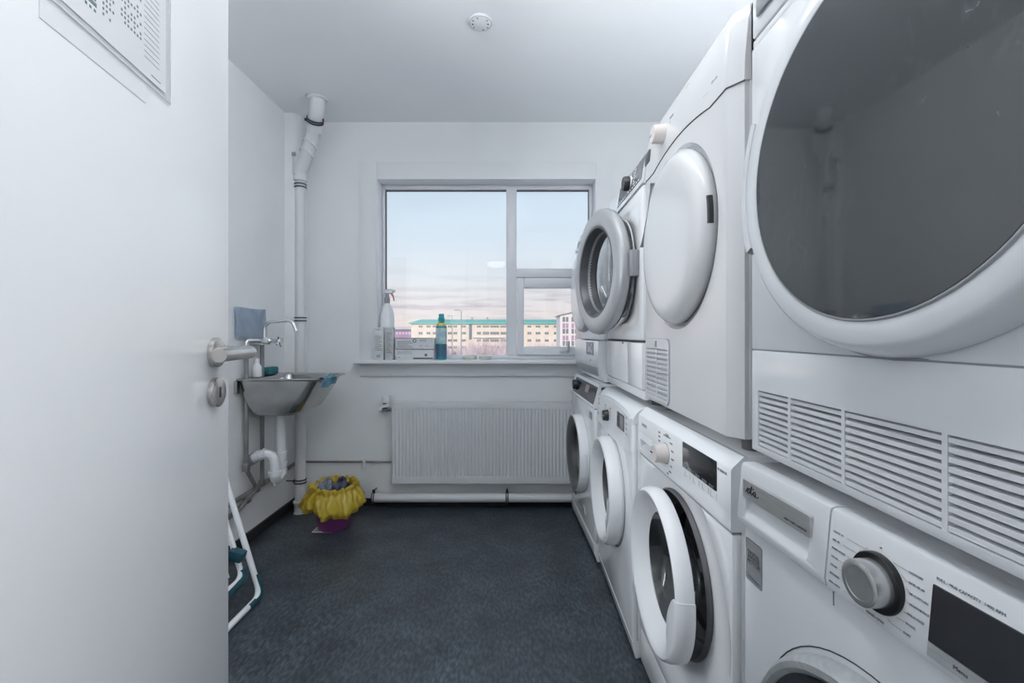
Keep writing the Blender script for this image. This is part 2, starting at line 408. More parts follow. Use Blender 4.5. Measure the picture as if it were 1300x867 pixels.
# window
win = bpy.data.objects.new('window_1', None); COL.objects.link(win); win.location = (0, YB, 0)
struct(win, 'white framed window over the radiator with three panes', 'window')
def wbox(name, boxes, m, bev=.003, parent=win):
    bm = nb()
    for a, b in boxes: box(bm, (a[0], a[1] - YB, a[2]), (b[0], b[1] - YB, b[2]), bev)
    return obj(name, bm, m, parent)
y0, y1 = 2.895, 2.955
CX0, CX1, CZ1 = -.99, .617, 2.18
wbox('casing', [((CX0, 2.791, .92), (WX0, YB, CZ1)), ((WX1, 2.791, .92), (CX1, YB, CZ1)), ((WX0, 2.791, WZ1), (WX1, YB, CZ1))], 'trim', .002)
wbox('reveal_lining', [((WX0, 2.782, .93), (WX0 + .008, 2.95, WZ1)), ((WX1 - .008, 2.782, .93), (WX1, 2.95, WZ1)), ((WX0, 2.782, WZ1 - .008), (WX1, 2.95, WZ1))], 'frame', .001)
wbox('window_sill', [((-1.005, 2.715, .905), (.635, 2.95, .928))], 'frame', .006)
wbox('apron', [((-.985, 2.782, .825), (.617, YB, .905))], 'trim', .002)
gx0, gxm0, gxm1, gx1 = -.862, -.064, .004, .482
gz0, gz1 = .95, 2.04
wbox('window_frame', [((WX0 + .008, y0, .928), (gx0, y1, WZ1 - .008)), ((gx1, y0, .928), (WX1 - .008, y1, WZ1 - .008)),
                      ((gx0, y0, gz1), (gx1, y1, WZ1 - .008)), ((gx0, y0, .928), (gx1, y1, gz0))], 'frame', .004)
wbox('mullion', [((gxm0, y0 - .006, gz0), (gxm1, y1, gz1))], 'frame', .005)
wbox('transom', [((gxm1, y0 - .006, 1.462), (gx1, y1, 1.52))], 'frame', .005)
sash = wbox('sash', [((gxm1 + .003, y0 - .014, gz0 + .002), (.052, y1 - .01, 1.458)), ((.435, y0 - .014, gz0 + .002), (gx1 - .003, y1 - .01, 1.458)),
              ((.052, y0 - .014, 1.392), (.435, y1 - .01, 1.458)), ((.052, y0 - .014, gz0 + .002), (.435, y1 - .01, 1.007))], 'frame', .006)
wbox('glazing_strip', [((gx0, 2.915, gz1 - .006), (gxm0, 2.93, gz1)), ((gx0, 2.915, gz0), (gx0 + .005, 2.93, gz1)), ((gxm1, 2.915, gz1 - .006), (gx1, 2.93, gz1)), ((gx1 - .005, 2.915, 1.52), (gx1, 2.93, gz1))], 'dgrey', 0)
wbox('pane', [((gx0, 2.925, gz0), (gxm0, 2.931, gz1))], 'pane', 0)
wbox('pane', [((gxm1, 2.925, 1.52), (gx1, 2.931, gz1))], 'pane', 0)
wbox('pane', [((.052, 2.925, 1.007), (.435, 2.931, 1.392))], 'pane', 0, parent=sash)
bm = nb(); Y = 2.875 - YB
box(bm, (.285, Y - .008, .968), (.345, Y + .006, .988), .004); tube(bm, fillet([(.335, Y - .01, .978), (.337, Y - .03, .985), (.340, Y - .035, 1.045)], .012), .008, 10)
obj('sash_handle', bm, 'silver', sash)

# ------------------------------------------------------------------ open door
DP, DD, DN = Vector((-.54, .83, 0)), Vector((.1895, -.9819, 0)), Vector((.9819, .1895, 0))
DM = Matrix((DD.to_4d(), (0, 0, 1, 0), DN.to_4d(), (0, 0, 0, 1))).transposed()       # x along the leaf to the hinge, y up, z out of the face
DM = Matrix(((DD.x, 0, DN.x, 0), (DD.y, 0, DN.y, 0), (0, 1, 0, 0), (0, 0, 0, 1)))
door = obj('door_1', box(nb(), (0, .008, -.04), (.845, 2.045, 0), .003, mx=DM), 'door', loc=DP)
struct(door, 'white flush door standing open with a steel lever handle', 'door')
def dk(name, bm, m, parent=door, smooth=40): return obj(name, bm, m, parent, smooth)
def DMat(s, z, out=0): return DM @ Matrix.Translation((s, z, out))
ros = [(0, .010), (.0225, .010), (.0255, .0085), (.026, .006), (.026, 0), (0, 0)]
dk('handle_rosette', lathe(nb(), ros, 40, DMat(.058, 1.058)), 'nickel')
lever = nb()
tube(lever, fillet([(.058, 1.058, .008), (.058, 1.058, .062), (.185, 1.058, .062)], .018, 8), .0105, 20, mx=DM)
dk('lever_handle', lever, 'nickel')
kr = dk('key_rosette', lathe(nb(), ros, 40, DMat(.058, .988)), 'nickel')
bm = nb(); box(bm, (.0555, .979, .0095), (.0605, .997, .0112), .001, mx=DM); obj('keyhole', bm, 'black', kr)
bm = nb()
for z in (.25, 1.0, 1.8): cyl(bm, (.845, z - .045, .003), (.845, z + .045, .003), .008, 12, mx=DM)
dk('hinge', bm, 'nickel')

# notice in a clear sleeve taped on the door
W0 = Vector((-.54, .83, 0))
def onDoor(s, z, out=0): return W0 + DD * s + DN * out + Vector((0, 0, z))
note = thing('notice_sheet', 'printed schedule in a clear plastic sleeve taped to the open door', 'notice', loc=onDoor(.35, 1.55, .001))
NM = Matrix.Translation(-(onDoor(.35, 1.55, .001))) @ Matrix.Translation(W0) @ DM
obj('grey_patch', box(nb(), (.247, 1.397, .0002), (.41, 1.47, .0006), mx=NM), 'patchgrey', note)  # thin plain grey patch showing below the sleeve
obj('paper', box(nb(), (.205, 1.432, .0013), (.495, 1.640, .0019), mx=NM), 'paper', note)
sl = nb(); box(sl, (.193, 1.424, .0027), (.505, 1.655, .0030), mx=NM)
obj('clear_sleeve', sl, 'sleeve', note)
bm = nb(); tube(bm, [(.193, 1.424, .0022), (.505, 1.424, .0022)], .0009, 6, mx=NM); tube(bm, [(.193, 1.424, .0022), (.193, 1.655, .0022)], .0009, 6, mx=NM)
obj('sleeve_seam', bm, 'bottle', note)
bm = nb(); r = random.Random(3)
for k in range(24): box(bm, (.221, 1.457 + k * .0075, .0019), (.253, 1.4577 + k * .0075, .0022), mx=NM)
box(bm, (.2175, 1.4395, .0019), (.238, 1.441, .0022), mx=NM)
obj('printed_lines', bm, 'inksoft', note)
bm = nb()
for (sa, sb, zb, cols) in ((.2585, .300, 1.473, 7), (.309, .3305, 1.458, 4), (.338, .364, 1.452, 4), (.375, .42, 1.452, 6)):
    for rr in range(28):
        z = zb + rr * .0062
        if z > 1.63: break
        solid = r.random() < .18
        for c in range(cols):
            w = (sb - sa) / cols
            if solid: box(bm, (sa + c * w, z, .0019), (sa + (c + 1) * w, z + .0045, .0022), mx=NM)
            elif r.random() < .8: box(bm, (sa + c * w + .001, z, .0019), (sa + c * w + w * .62, z + .003, .0022), mx=NM)
obj('printed_table', bm, 'green_ink', note)

# ------------------------------------------------------------------ ceiling fittings, hall lamp and added fill lights
t = thing('smoke_detector', 'small round white detector on the ceiling with two dark screws', 'detector', loc=(-.153, 1.90, HC))
obj('mounting_ring', lathe(nb(), [(0, 0), (.052, 0), (.052, -.006), (.050, -.009), (.047, -.009), (.0465, -.004), (0, -.004)], 40), 'matte', t)
obj('cover', lathe(nb(), [(.0448, -.003), (.0448, -.009), (.043, -.0105), (0, -.0108)], 40), 'bottle', t)
for sx in (-1, 1):
    obj('screw', lathe(nb(), [(0, -.0118), (.0035, -.0118), (.0035, -.009), (0, -.009)], 12, Matrix.Translation((sx * .033, 0, 0))), 'black', t)
bm = nb()
for a in (35, 75, 145, 215, 255, 325):
    box(bm, (.033, -.003, -.0114), (.040, .003, -.0095), mx=Matrix.Rotation(radians(a), 4, 'Z'))
obj('vent_slot', bm, 'mgrey', t)
def ceiling_lamp(label, loc, m):
    t = thing('ceiling_lamp', label, 'lamp', loc=loc)
    obj('lamp_base', lathe(nb(), [(0, 0), (.15, 0), (.15, -.02), (0, -.02)], 40), 'matte', t)
    obj('lamp_shade', lathe(nb(), [(.165, -.018), (.17, -.03), (.16, -.06), (.12, -.085), (.06, -.097), (0, -.10)], 40), m, t)
    return t
t = thing('wall_fill', 'added upright fill light with a side shield on the wall behind the open door', 'lamp', loc=(XL, .80, 1.40))  # added out of view to light the machine fronts
obj('fill_housing', box(nb(), (.001, -.03, -.55), (.045, .03, .55), .006), 'matte', t)
obj('tube', cyl(nb(), (.080, 0, -.50), (.080, 0, .50), .030, 24), 'opalwall', t)
obj('side_shield', box(nb(), (.001, .075, -.56), (.165, .081, .56), .002), 'matte', t)  # added to keep this light off the window pane and back wall
for zz in (-.505, .505): obj('tube_holder', box(nb(), (.044, -.022, zz - .006), (.105, .022, zz + .006), .003), 'matte', t)
t = thing('up_fill', 'added trough fill light with an upward tube lying on the white-doored dryer', 'lamp', loc=(.74, 1.15, 1.7355))  # added out of view to brighten the ceiling and give soft fill
bm = nb(); prism(bm, [(-.05, 0), (.05, 0), (.085, .075), (.080, .075), (.046, .005), (-.046, .005), (-.080, .075), (-.085, .075)], -.26, .26, Matrix(((1, 0, 0, 0), (0, 0, 1, 0), (0, 1, 0, 0), (0, 0, 0, 1)))); obj('fill_housing', bm, 'matte', t)
obj('tube', cyl(nb(), (0, -.24, .040), (0, .24, .040), .030, 24), 'opalup', t)
for yy in (-.25, .25): obj('tube_holder', box(nb(), (-.02, yy - .006, .004), (.02, yy + .006, .06), .002), 'matte', t)
t = thing('ceiling_fill', 'added slim fill tube hanging under the ceiling over the middle of the floor', 'lamp', loc=(-.052, 1.0, HC))  # added above the frame to brighten the room
bm = nb(); box(bm, (-.02, -.60, -.065), (.02, .60, -.042), .004); obj('fill_housing', bm, 'matte', t)
for yy in (-.45, .45): obj('hanger', cyl(nb(), (0, yy, -.043), (0, yy, 0), .004, 10), 'matte', t)
obj('tube', cyl(nb(), (0, -.58, -.105), (0, .58, -.105), .030, 24), 'opal', t)
for yy in (-.585, .585): obj('tube_holder', box(nb(), (-.018, yy - .006, -.135), (.018, yy + .006, -.043), .003), 'matte', t)
ceiling_lamp('round dim opal ceiling lamp far down the hallway', (-.37, -2.4, HC), 'opalhall')
t = thing('entry_fill', 'added opal fill globe hanging on a rod just outside the doorway', 'lamp', loc=(.72, -.45, HC))  # added behind the camera to brighten the door and left wall
obj('rod', cyl(nb(), (0, 0, -.72), (0, 0, 0), .008, 12), 'matte', t)
obj('lamp_shade', lathe(nb(), [(.03, -.70), (.11, -.74), (.16, -.81), (.17, -.87), (.15, -.94), (.09, -1.0), (0, -1.02)], 32), 'opalentry', t)

# ------------------------------------------------------------------ machines (local frame: x along the front, y into the machine, z up)
def place(Xf, Yf, Xn, Yn):
    """front far corner and front near corner -> location, rotation"""
    dx, dy = Xn - Xf, Yn - Yf
    return ((Xf + Xn) / 2, (Yf + Yn) / 2, 0), math.atan2(dy, dx), math.hypot(dx, dy)
def shell(root, w, d, z0, z1, m, y0=.02, t=.012, bev=.008):
    bm = nb(); x = w / 2
    box(bm, (-x, y0, z0), (-x + t, d, z1), bev * .5); box(bm, (x - t, y0, z0), (x, d, z1), bev * .5)
    box(bm, (-x + t, d - t, z0), (x - t, d, z1)); box(bm, (-x + t, y0, z0), (x - t, d - t, z0 + t))
    box(bm, (-x + t, y0, z1 - t), (x - t, d - t, z1))
    return obj('cabinet', bm, m, root)
def feet(root, w, d, z, h):
    for sx in (-1, 1):
        for yy in (.07, d - .07):
            obj('foot', lathe(nb(), [(0, 0), (.022, 0), (.022, h * .6), (.012, h * .6), (.012, h), (0, h)], 16, Matrix.Translation((sx * (w / 2 - .06), yy, z))), 'rubber', root)
def xprism(bm, yz, x0, x1):
    """profile in (y, z) swept along x"""
    return prism(bm, yz, x0, x1, Matrix(((0, 0, 1, 0), (1, 0, 0, 0), (0, 1, 0, 0), (0, 0, 0, 1))))
def plate(bm, x0, z0, x1, z1, y_out, y_in, r=.004): return prism(bm, rrect(x0, z0, x1, z1, min(r, (x1 - x0) * .49, (z1 - z0) * .49)), y_in * -1, y_out * -1, FM(0, 0, 0))
def drum(root, cz, R=.17, d=.30):
    o = obj('drum', lathe(nb(), [(R + .03, -.03), (R, -.06), (R, -d), (R * .5, -d - .01), (0, -d + .02)], 48, FM(0, cz, 0)), 'drum', root)
    for a in (90, 210, 330):
        mx = FM(0, cz, 0) @ Matrix.Rotation(radians(a), 4, 'Z')
        obj('drum_paddle', prism(nb(), [(R, -.03), (R - .045, -.008), (R - .045, .008), (R, .03)], -.07, -d, mx), 'mgrey', o)
    return o

# ---- 1: nearest washing machine (smoked door, metal dial)
loc, rz, w = place(.420, .825, .4566, .2265)
w1 = thing('washing_machine', 'nearest washing machine with metal dial and smoked door in silver rim', 'washing machine', loc, rz)
D = .45
shell(w1, .598, D, .012, .832, 'white', y0=.024); feet(w1, .598, D, 0, .014)
bm = nb(); box(bm, (-.299, .027, .833), (.299, D, .850), .003); obj('top_lid', bm, 'white', w1)
fp = obj('front_panel', box(nb(), (-.299, .006, .015), (.299, .026, .738), .006), 'white', w1)
carve(fp, lathe(nb(), [(0, .02), (.222, .02), (.222, -.05), (0, -.05)], 64, FM(0, .432, .006)))
cp = nb(); prof = [(.024, .742), (-.004, .742), (-.007, .752), (.002, .845), (.004, .8495), (.008, .851), (.028, .851)]
xprism(cp, prof, -.082, .299); obj('control_panel', cp, 'white', w1)
dr = nb(); xprism(dr, prof, -.299, -.085); dr = obj('detergent_drawer', dr, 'white', w1)
ct = xprism(nb(), [(-.03, .826), (.016, .826), (.0165, .812), (.014, .796), (.009, .781), (.001, .767), (-.009, .755), (-.03, .752)], -.276, -.118)
bmesh.ops.recalc_face_normals(ct, faces=ct.faces[:])
bmesh.ops.bevel(ct, geom=[e for e in ct.edges if abs((e.verts[0].co - e.verts[1].co).normalized().x) < .1], offset=.006, segments=3, profile=.5, affect='EDGES', clamp_overlap=True)
carve(dr, ct)
bm = nb(); plate(bm, -.281, .794, -.113, .826, -.0065, .014, .003)
strip = obj('drawer_handle', bm, 'silver', dr)
# handwritten mark on the strip
bm = nb()
pth = [(-.46, -.10), (-.30, -.06), (-.12, .02), (.02, .14), (.0, .24), (-.12, .24), (-.20, .10), (-.16, -.08), (-.02, -.14), (.14, -.04), (.26, .14), (.40, .44), (.46, .60)]
pt2 = [(.46, .60), (.36, .30), (.30, .02), (.36, -.12), (.50, -.08), (.62, .06)]
pt3 = [(.14, .30), (.40, .36), (.72, .42)]
pt4 = [(.96, .20), (.82, .24), (.70, .12), (.70, -.04), (.80, -.12), (.92, -.02), (.98, .20), (.94, .0), (1.0, -.12), (1.14, -.10), (1.34, -.02)]
for P in (pth, pt2, pt3, pt4):
    sm = []
    V = [Vector((a, b, 0)) for a, b in P]
    for i in range(len(V) - 1):
        p0, p1, p2, p3 = V[max(i - 1, 0)], V[i], V[i + 1], V[min(i + 2, len(V) - 1)]
        for k in range(5):
            t_ = k / 5; sm.append(.5 * ((2 * p1) + (p2 - p0) * t_ + (2 * p0 - 5 * p1 + 4 * p2 - p3) * t_ ** 2 + (3 * p1 - p0 - 3 * p2 + p3) * t_ ** 3))
    sm.append(V[-1])
    tube(bm, sm, .045, 6, mx=FM(-.263, .8085, -.0070) @ Matrix.Scale(.0215, 4))
obj('script_lettering', bm, 'black', strip)
bm = nb(); text(bm, 'DIRECT DRIVE & INVERTER', .0042, FM(-.168, .8015, -.0068), squash=.95); obj('small_lettering', bm, 'ink', strip)
bm = nb()
for P in (((-.0835, .738), (-.0825, .722)),): box(bm, (-.0842, .005, .715), (-.0828, .0065, .738))
box(bm, (-.299, .004, .738), (.299, .02, .742)); obj('panel_seam', bm, 'gap_grey', w1)
kx, kz, ty = -.004, .792, -.0025
kn = obj('dial_ring', lathe(nb(), [(0, .006), (.0335, .006), (.0345, .004), (.0345, -.004), (0, -.004)], 48, FM(kx, kz, ty)), 'black', w1)
bm = lathe(nb(), [(0, .0262), (.0185, .0262), (.0187, .0268), (.0235, .0268), (.0258, .0255), (.0262, .023), (.0268, .006), (0, .006)], 64, FM(kx, kz, ty)); obj('dial', bm, 'dialmetal', kn)
bm = nb(); tl = nb()
right = ['COTTON', 'ECO 40-60', '20 COTTON', 'SYNTHETICS', 'DELICATES', 'WOOL', 'BABY']
left = ['QUICK 15', 'MIX 40', 'DARK WASH', 'WOOL', 'STEAM', 'BEDDING', 'SPIN ONLY']
def zy(z): return -.007 + (z - .752) / .093 * .009 - .0006
for i, s in enumerate(right):
    z = .824 - i * .0112; text(tl, s, .0037, FM(.0365 - .0015 * abs(i - 3), z, zy(z)))
    a = radians(62 - i * 21); x0 = kx + .037 * cos(a); z0 = kz + .037 * sin(a)
    tube(bm, [(x0, zy(z0), z0), (x0 + .006, zy(z), z), (.035 - .0015 * abs(i - 3), zy(z), z)], .00028, 4)
for i, s in enumerate(left):
    z = .822 - i * .0112; text(tl, s, .0037, FM(-.0755, z, zy(z)))
    a = radians(118 + i * 21); x0 = kx + .037 * cos(a); z0 = kz + .037 * sin(a)
    tube(bm, [(x0, zy(z0), z0), (x0 - .004, zy(z), z), (-.0755 + .0026 * len(s) + .002, zy(z), z)], .00028, 4)
text(tl, 'RINSE+SPIN', .0046, FM(kx, .7505, zy(.752)), 'CENTER')
text(tl, 'FULL : 9KG CAPACITY  1400 RPM', .0042, FM(.062, .8335, zy(.834)))
box(tl, (kx - .001, -.0005, .832), (kx + .001, .0015, .834)); lathe(tl, [(.0012, 0), (.0016, .0002), (.002, 0)], 12, FM(kx, .837, .0015))
obj('program_lettering', tl, 'inksoft', w1); obj('program_lines', bm, 'inksoft', w1)
def tilted(bm, x0, z0, x1, z1, off, th=.003):
    xprism(bm, [(zy(z0) + th, z0), (zy(z0) - off, z0), (zy(z1) - off, z1), (zy(z1) + th, z1)], x0, x1)
bm = nb(); tilted(bm, .060, .767, .285, .826, .0012); dsp = obj('display', bm, 'display', w1)
bm = nb(); tilted(bm, .060, .752, .125, .766, .0012); tilted(bm, .127, .752, .205, .766, .0012); obj('button_strip', bm, 'silver', w1)
bm = nb(); text(bm, 'Menu', .006, FM(.086, .759, -.0085)); obj('button_lettering', bm, 'ink', w1)
st = nb(); prism(st, rrect(-.291, .640, -.243, .716, .004), -.0070, -.0054, FM(0, 0, 0)); st = obj('sticker', st, 'mgrey', w1)
bm = nb(); prism(bm, rrect(-.289, .655, -.245, .714, .003), -.0070, -.0051, FM(0, 0, 0)); obj('sticker_face', bm, 'silver', st)
bm = nb(); text(bm, 'DIGITAL', .0105, FM(-.267, .6925, .0049), 'CENTER', squash=.88); text(bm, 'INVERTER', .0095, FM(-.267, .6845, .0049), 'CENTER', squash=.80); text(bm, 'MOTOR', .0115, FM(-.267, .676, .0049), 'CENTER', squash=.9)
lathe(bm, [(0, .0004), (.0042, .0004), (.0042, 0)], 16, FM(-.267, .705, .0056)); lathe(bm, [(.0035, .0004), (.0055, .0004), (.0055, 0)], 16, FM(-.267, .661, .0056), 0, pi)
lathe(bm, [(0, .0004), (.003, .0004), (.003, 0)], 12, FM(-.267, .660, .0056))
text(bm, '10 YEAR WARRANTY', .0038, FM(-.267, .6475, .0054), 'CENTER'); obj('sticker_lettering', bm, 'ink', st)
dm = FM(0, .432, .006)
dd = obj('door', lathe(nb(), [(.221, -.012), (.226, .004), (.224, .020), (.217, .030), (.209, .032), (.203, .028), (.201, .022), (.150, .0), (.150, -.012)], 80, dm), 'silver', w1)
obj('door_glass', lathe(nb(), [(.2015, .0265), (.15, .033), (.08, .0365), (0, .0375)], 64, dm), 'smoked', dd)
obj('door_gap', lathe(nb(), [(.216, -.010), (.2318, -.004), (.2325, .0004), (.2345, .0004), (.2345, -.012)], 64, dm), 'seam', w1)

# ---- 2: washing machine with the door ajar (white round dial, wide display)
loc, rz, w = place(.406, 1.452, .420, .857)
w2 = thing('washing_machine', 'washing machine with its white porthole door ajar and beige-sided dial', 'washing machine', loc, rz)
D = .56; Wd = .594
shell(w2, Wd, D, .012, .828, 'white'); feet(w2, Wd, D, 0, .014)
bm = nb(); box(bm, (-Wd / 2, .03, .832), (Wd / 2, D, .852), .004); obj('top_lid', bm, 'white', w2)
fp = obj('front_panel', box(nb(), (-Wd / 2, 0, .128), (Wd / 2, .022, .700), .008), 'white', w2)
carve(fp, lathe(nb(), [(0, .01), (.286, .01), (.285, 0), (.262, -.008), (.222, -.0115), (0, -.0115)], 72, FM(.01, .462, 0)))
carve(fp, lathe(nb(), [(0, .03), (.192, .03), (.192, -.06), (0, -.06)], 64, FM(0, .478, 0)))
bm = nb(); box(bm, (-Wd / 2, .004, .018), (Wd / 2, .022, .124), .006); obj('plinth', bm, 'white', w2)
cp = nb(); xprism(cp, [(.03, .704), (0, .704), (-.002, .708), (-.002, .824), (.002, .830), (.024, .851), (.032, .851)], -Wd / 2, Wd / 2); cp = obj('control_panel', cp, 'white', w2)
carve(cp, xprism(nb(), [(-.01, .722), (.004, .722), (.022, .735), (.022, .775), (-.01, .768)], -.282, -.166))
bm = nb(); xprism(bm, [(-.0045, .752), (-.001, .779), (.006, .779), (.004, .752)], -.284, -.162); obj('drawer_grip', bm, 'white2', cp)
bm = nb(); box(bm, (-Wd / 2 + .002, .0015, .6995), (Wd / 2 - .002, .02, .7045)); obj('panel_seam', bm, 'gap_grey', w2)
kx, kz = -.052, .764
kn = obj('dial_ring', lathe(nb(), [(0, .001), (.0285, .001), (.0285, -.003), (0, -.003)], 40, FM(kx, kz, -.002)), 'mgrey', w2)
dl = obj('dial', lathe(nb(), [(0, .034), (.0215, .034), (.0238, .032), (.0262, .001), (0, .001)], 48, FM(kx, kz, -.002)), mat('beige_white_plastic', (.66, .61, .59), .3), kn)
bm = nb(); box(bm, (kx - .0215, -.0385, kz - .0015), (kx - .008, -.0355, kz + .0015)); obj('dial_pointer', bm, 'black', dl)
tl = nb()
for i in range(9):
    a = radians(115 - i * 24); text(tl, ['COTTON 90', 'ECO 60', 'MIX 40', 'WOOL', 'QUICK', 'SPORT', 'SILK', 'RINSE', 'SPIN'][i], .0062, FM(kx + .040 * cos(a) * (1.0), kz + .052 * sin(a), -.0022))
for i in range(3):
    text(tl, ['JEANS', 'BABY', 'DARK'][i], .0062, FM(kx - .050, kz + .046 - .012 * i, -.0022), 'CENTER')
text(tl, 'NORDI', .015, FM(-.263, .800, -.0022)); text(tl, 'WM 70 SENSOR', .008, FM(.225, .812, -.0022))
obj('program_lettering', tl, 'ink', w2)
bm = nb(); plate(bm, .072, .763, .238, .826, .0045, -.002 * -1, .002); bm.free()
bm = nb(); box(bm, (.066, -.0045, .763), (.240, .003, .825), .002); dsp = obj('display', bm, 'display', w2)
bm = nb()
for i, s in enumerate(['TEMP', 'SPIN', 'DELAY', 'EXTRA', 'START']): text(bm, s, .007, FM(.074 + i * .034, .768, -.0047))
obj('display_lettering', bm, 'inksoft', dsp)
bm = nb()
for x0, x1 in ((.078, .108), (.125, .155), (.172, .202), (.212, .240)):
    box(bm, (x0, -.0026, .745), (x0 + .0012, -.001, .757)); box(bm, (x0, -.0026, .7445), (x0 + .012, -.001, .7455)); box(bm, (x1 - .0012, -.0026, .745), (x1, -.001, .757))
obj('button_marks', bm, 'gap_grey', w2)
CZ = .480
obj('door_gasket', lathe(nb(), [(.199, .002 - .012), (.199, -.006), (.194, .002), (.190, -.006), (.186, -.03), (.170, -.05), (.155, -.04), (.150, -.07), (.172, -.10)], 64, FM(0, .478, 0)), 'rubber', w2)
drum(w2, .478)
def ring_door(root, cx, cz, hinge_x, ang, prof, m, y=0.0):
    """door mesh with its origin on the hinge line; returns door and the matrix of its centre"""
    mx = FM(cx - hinge_x, 0, 0)
    o = obj('door', lathe(nb(), prof, 80, mx), m, root, loc=(hinge_x, y, cz), rot=(0, 0, radians(ang)))
    return o, mx
prof = [(.150, .004), (.200, .004), (.2035, .012), (.2025, .026), (.198, .039), (.192, .0435), (.185, .0425), (.178, .036), (.146, .012), (.138, .004), (.150, .004)]
d2, mx = ring_door(w2, .004, CZ, -.20, -1.6, prof, 'white', y=-.016)
obj('door_glass', lathe(nb(), [(.142, .008), (.132, -.02), (.10, -.05), (.05, -.065), (0, -.068)], 56, mx), 'bowl', d2)
bm = nb()   # grip segment on the near side of the ring
hp = [(.2050, .004), (.2050, .013), (.2040, .027), (.1995, .0400), (.192, .0448), (.184, .0450), (.165, .0445), (.138, .0420), (.128, .036), (.138, .026)]
n = 24
for A, B in zip(hp, hp[1:]):
    pass
rings = []
for k in range(n + 1):
    a = radians(8 - 50 * k / n); e = sin(pi * k / n) ** .6
    row = []
    for i, (rr, hh) in enumerate(hp):
        if rr < .184: rr = .184 + (rr - .184) * (.10 + .90 * e)
        row.append(bm.verts.new(mx @ Vector((rr * cos(a), rr * sin(a), hh + .0006))))
    rings.append(row)
for A, B in zip(rings, rings[1:]):
    for i in range(len(hp) - 1): bm.faces.new((A[i], A[i + 1], B[i + 1], B[i]))
bm.faces.new(rings[0]); bm.faces.new(rings[-1][::-1])
obj('door_grip', bm, 'white2', d2)
bm = nb(); box(bm, (.365, -.020, .02), (.385, .004, .045), .003); obj('door_latch', bm, 'chrome', d2)

# ---- 3: washing machine with the small black dial
loc, rz, w = place(.385, 2.058, .385, 1.466)
w3 = thing('washing_machine', 'washing machine with small black dial and little square display, white porthole closed', 'washing machine', loc, rz)
D = .58; Wd = .592
shell(w3, Wd, D, .012, .815, 'whitecold'); feet(w3, Wd, D, 0, .014)
tp = nb(); a = [(.02 + .055 * (1 - cos(t)), .79 + .055 * sin(t)) for t in [pi / 2 * k / 8 for k in range(9)]]
xprism(tp, [(.018, .79)] + [(y - .016, z) for y, z in a] + [(D, .845), (D, .80), (.06, .79)], -Wd / 2, Wd / 2); obj('top_lid', tp, 'whitecold', w3)
fp = obj('front_panel', box(nb(), (-Wd / 2, 0, .07), (Wd / 2, .022, .79), .008), 'whitecold', w3)
carve(fp, lathe(nb(), [(0, .03), (.178, .03), (.178, -.06), (0, -.06)], 64, FM(0, .475, 0)))
bm = nb(); xprism(bm, [(.022, .012), (.012, .012), (.004, .045), (.0, .068), (.022, .068)], -Wd / 2, Wd / 2); obj('plinth', bm, 'whitecold', w3)
bm = nb(); N_ = 20
up = [(-.292 + .584 * k / N_, .806 + .020 * (1 - ((k - N_ / 2) / (N_ / 2)) ** 2)) for k in range(N_ + 1)]
lo = [(.292 - .584 * k / N_, .690 - .016 * (1 - ((k - N_ / 2) / (N_ / 2)) ** 2) + .008) for k in range(N_ + 1)]
prism(bm, up + lo, -.012, .0055, FM(0, 0, 0)); cp = obj('control_panel', bm, 'white2', w3)
kx, kz = -.058, .755
kn = obj('dial', lathe(nb(), [(0, .022), (.019, .022), (.021, .020), (.0235, 0), (0, 0)], 32, FM(kx, kz, -.0055)), 'black', w3)
bm = nb(); box(bm, (kx - .024, -.0285, kz - .0015), (kx + .019, -.0272, kz + .0015)); obj('dial_pointer', bm, 'white', kn)
bm = nb(); box(bm, (.110, -.0075, .745), (.215, .0, .802), .002); ds = obj('display', bm, 'dgrey', w3)
bm = nb(); box(bm, (.160, -.0082, .750), (.210, -.007, .797), .001); obj('display_window', bm, 'mgrey', ds)
bm = nb()
for i in range(3):
    for j in range(2): text(bm, ['12', '40', '60', '8', '30', '14'][i * 2 + j], .011, FM(.118 + .019 * j, .758 + .016 * i, -.0077))
obj('display_lettering', bm, 'inksoft', ds)
tl = nb()
for i in range(7):
    text(tl, ['Cotton', 'Mix', 'Wool', 'Eco', 'Dark', 'Rinse', 'Spin'][i], .009, FM(kx - .05 + (0 if i < 3 else .095), kz + .035 - .014 * (i % 4), -.0057), 'CENTER')
for i in range(3): text(tl, ['AA', 'BIO', 'II'][i], .013, FM(-.262, .795 - .022 * i, -.0057))
for i in range(4): text(tl, ['Start', 'Temp', 'Delay', 'Pause'][i], .009, FM(.235, .80 - .018 * i, -.0057))
obj('program_lettering', tl, 'inksoft', w3)
bm = nb(); box(bm, (-.278, -.006, .722), (-.262, -.004, .733)); obj('drawer_mark', bm, 'ink', w3)
prof = [(.198, -.004), (.206, .004), (.2075, .016), (.2055, .036), (.199, .050), (.191, .0535), (.183, .051), (.150, .018), (.143, .006), (.14, -.004), (.198, -.004)]
d3w, mx = ring_door(w3, 0, .475, -.2, 0, prof, 'white', y=-.001)
obj('door_glass', lathe(nb(), [(.144, .006), (.132, -.02), (.10, -.06), (.05, -.08), (0, -.085)], 56, mx), 'bowl', d3w)
obj('inner_rim', lathe(nb(), [(.146, .010), (.136, .012), (.130, .004), (.128, -.02)], 56, mx), 'dgrey', d3w)
bm = nb()
for k in range(2): pass
pr = [(.189, .0540), (.170, .0535), (.140, .0500), (.134, .044), (.150, .020)]
lathe(bm, pr, 16, mx, radians(-38), radians(4)); obj('door_grip', bm, 'white', d3w)
obj('door_gap', lathe(nb(), [(.2075, .0005), (.2115, .0005)], 64, FM(0, .475, 0)), 'seam', w3)
drum(w3, .475, .16)

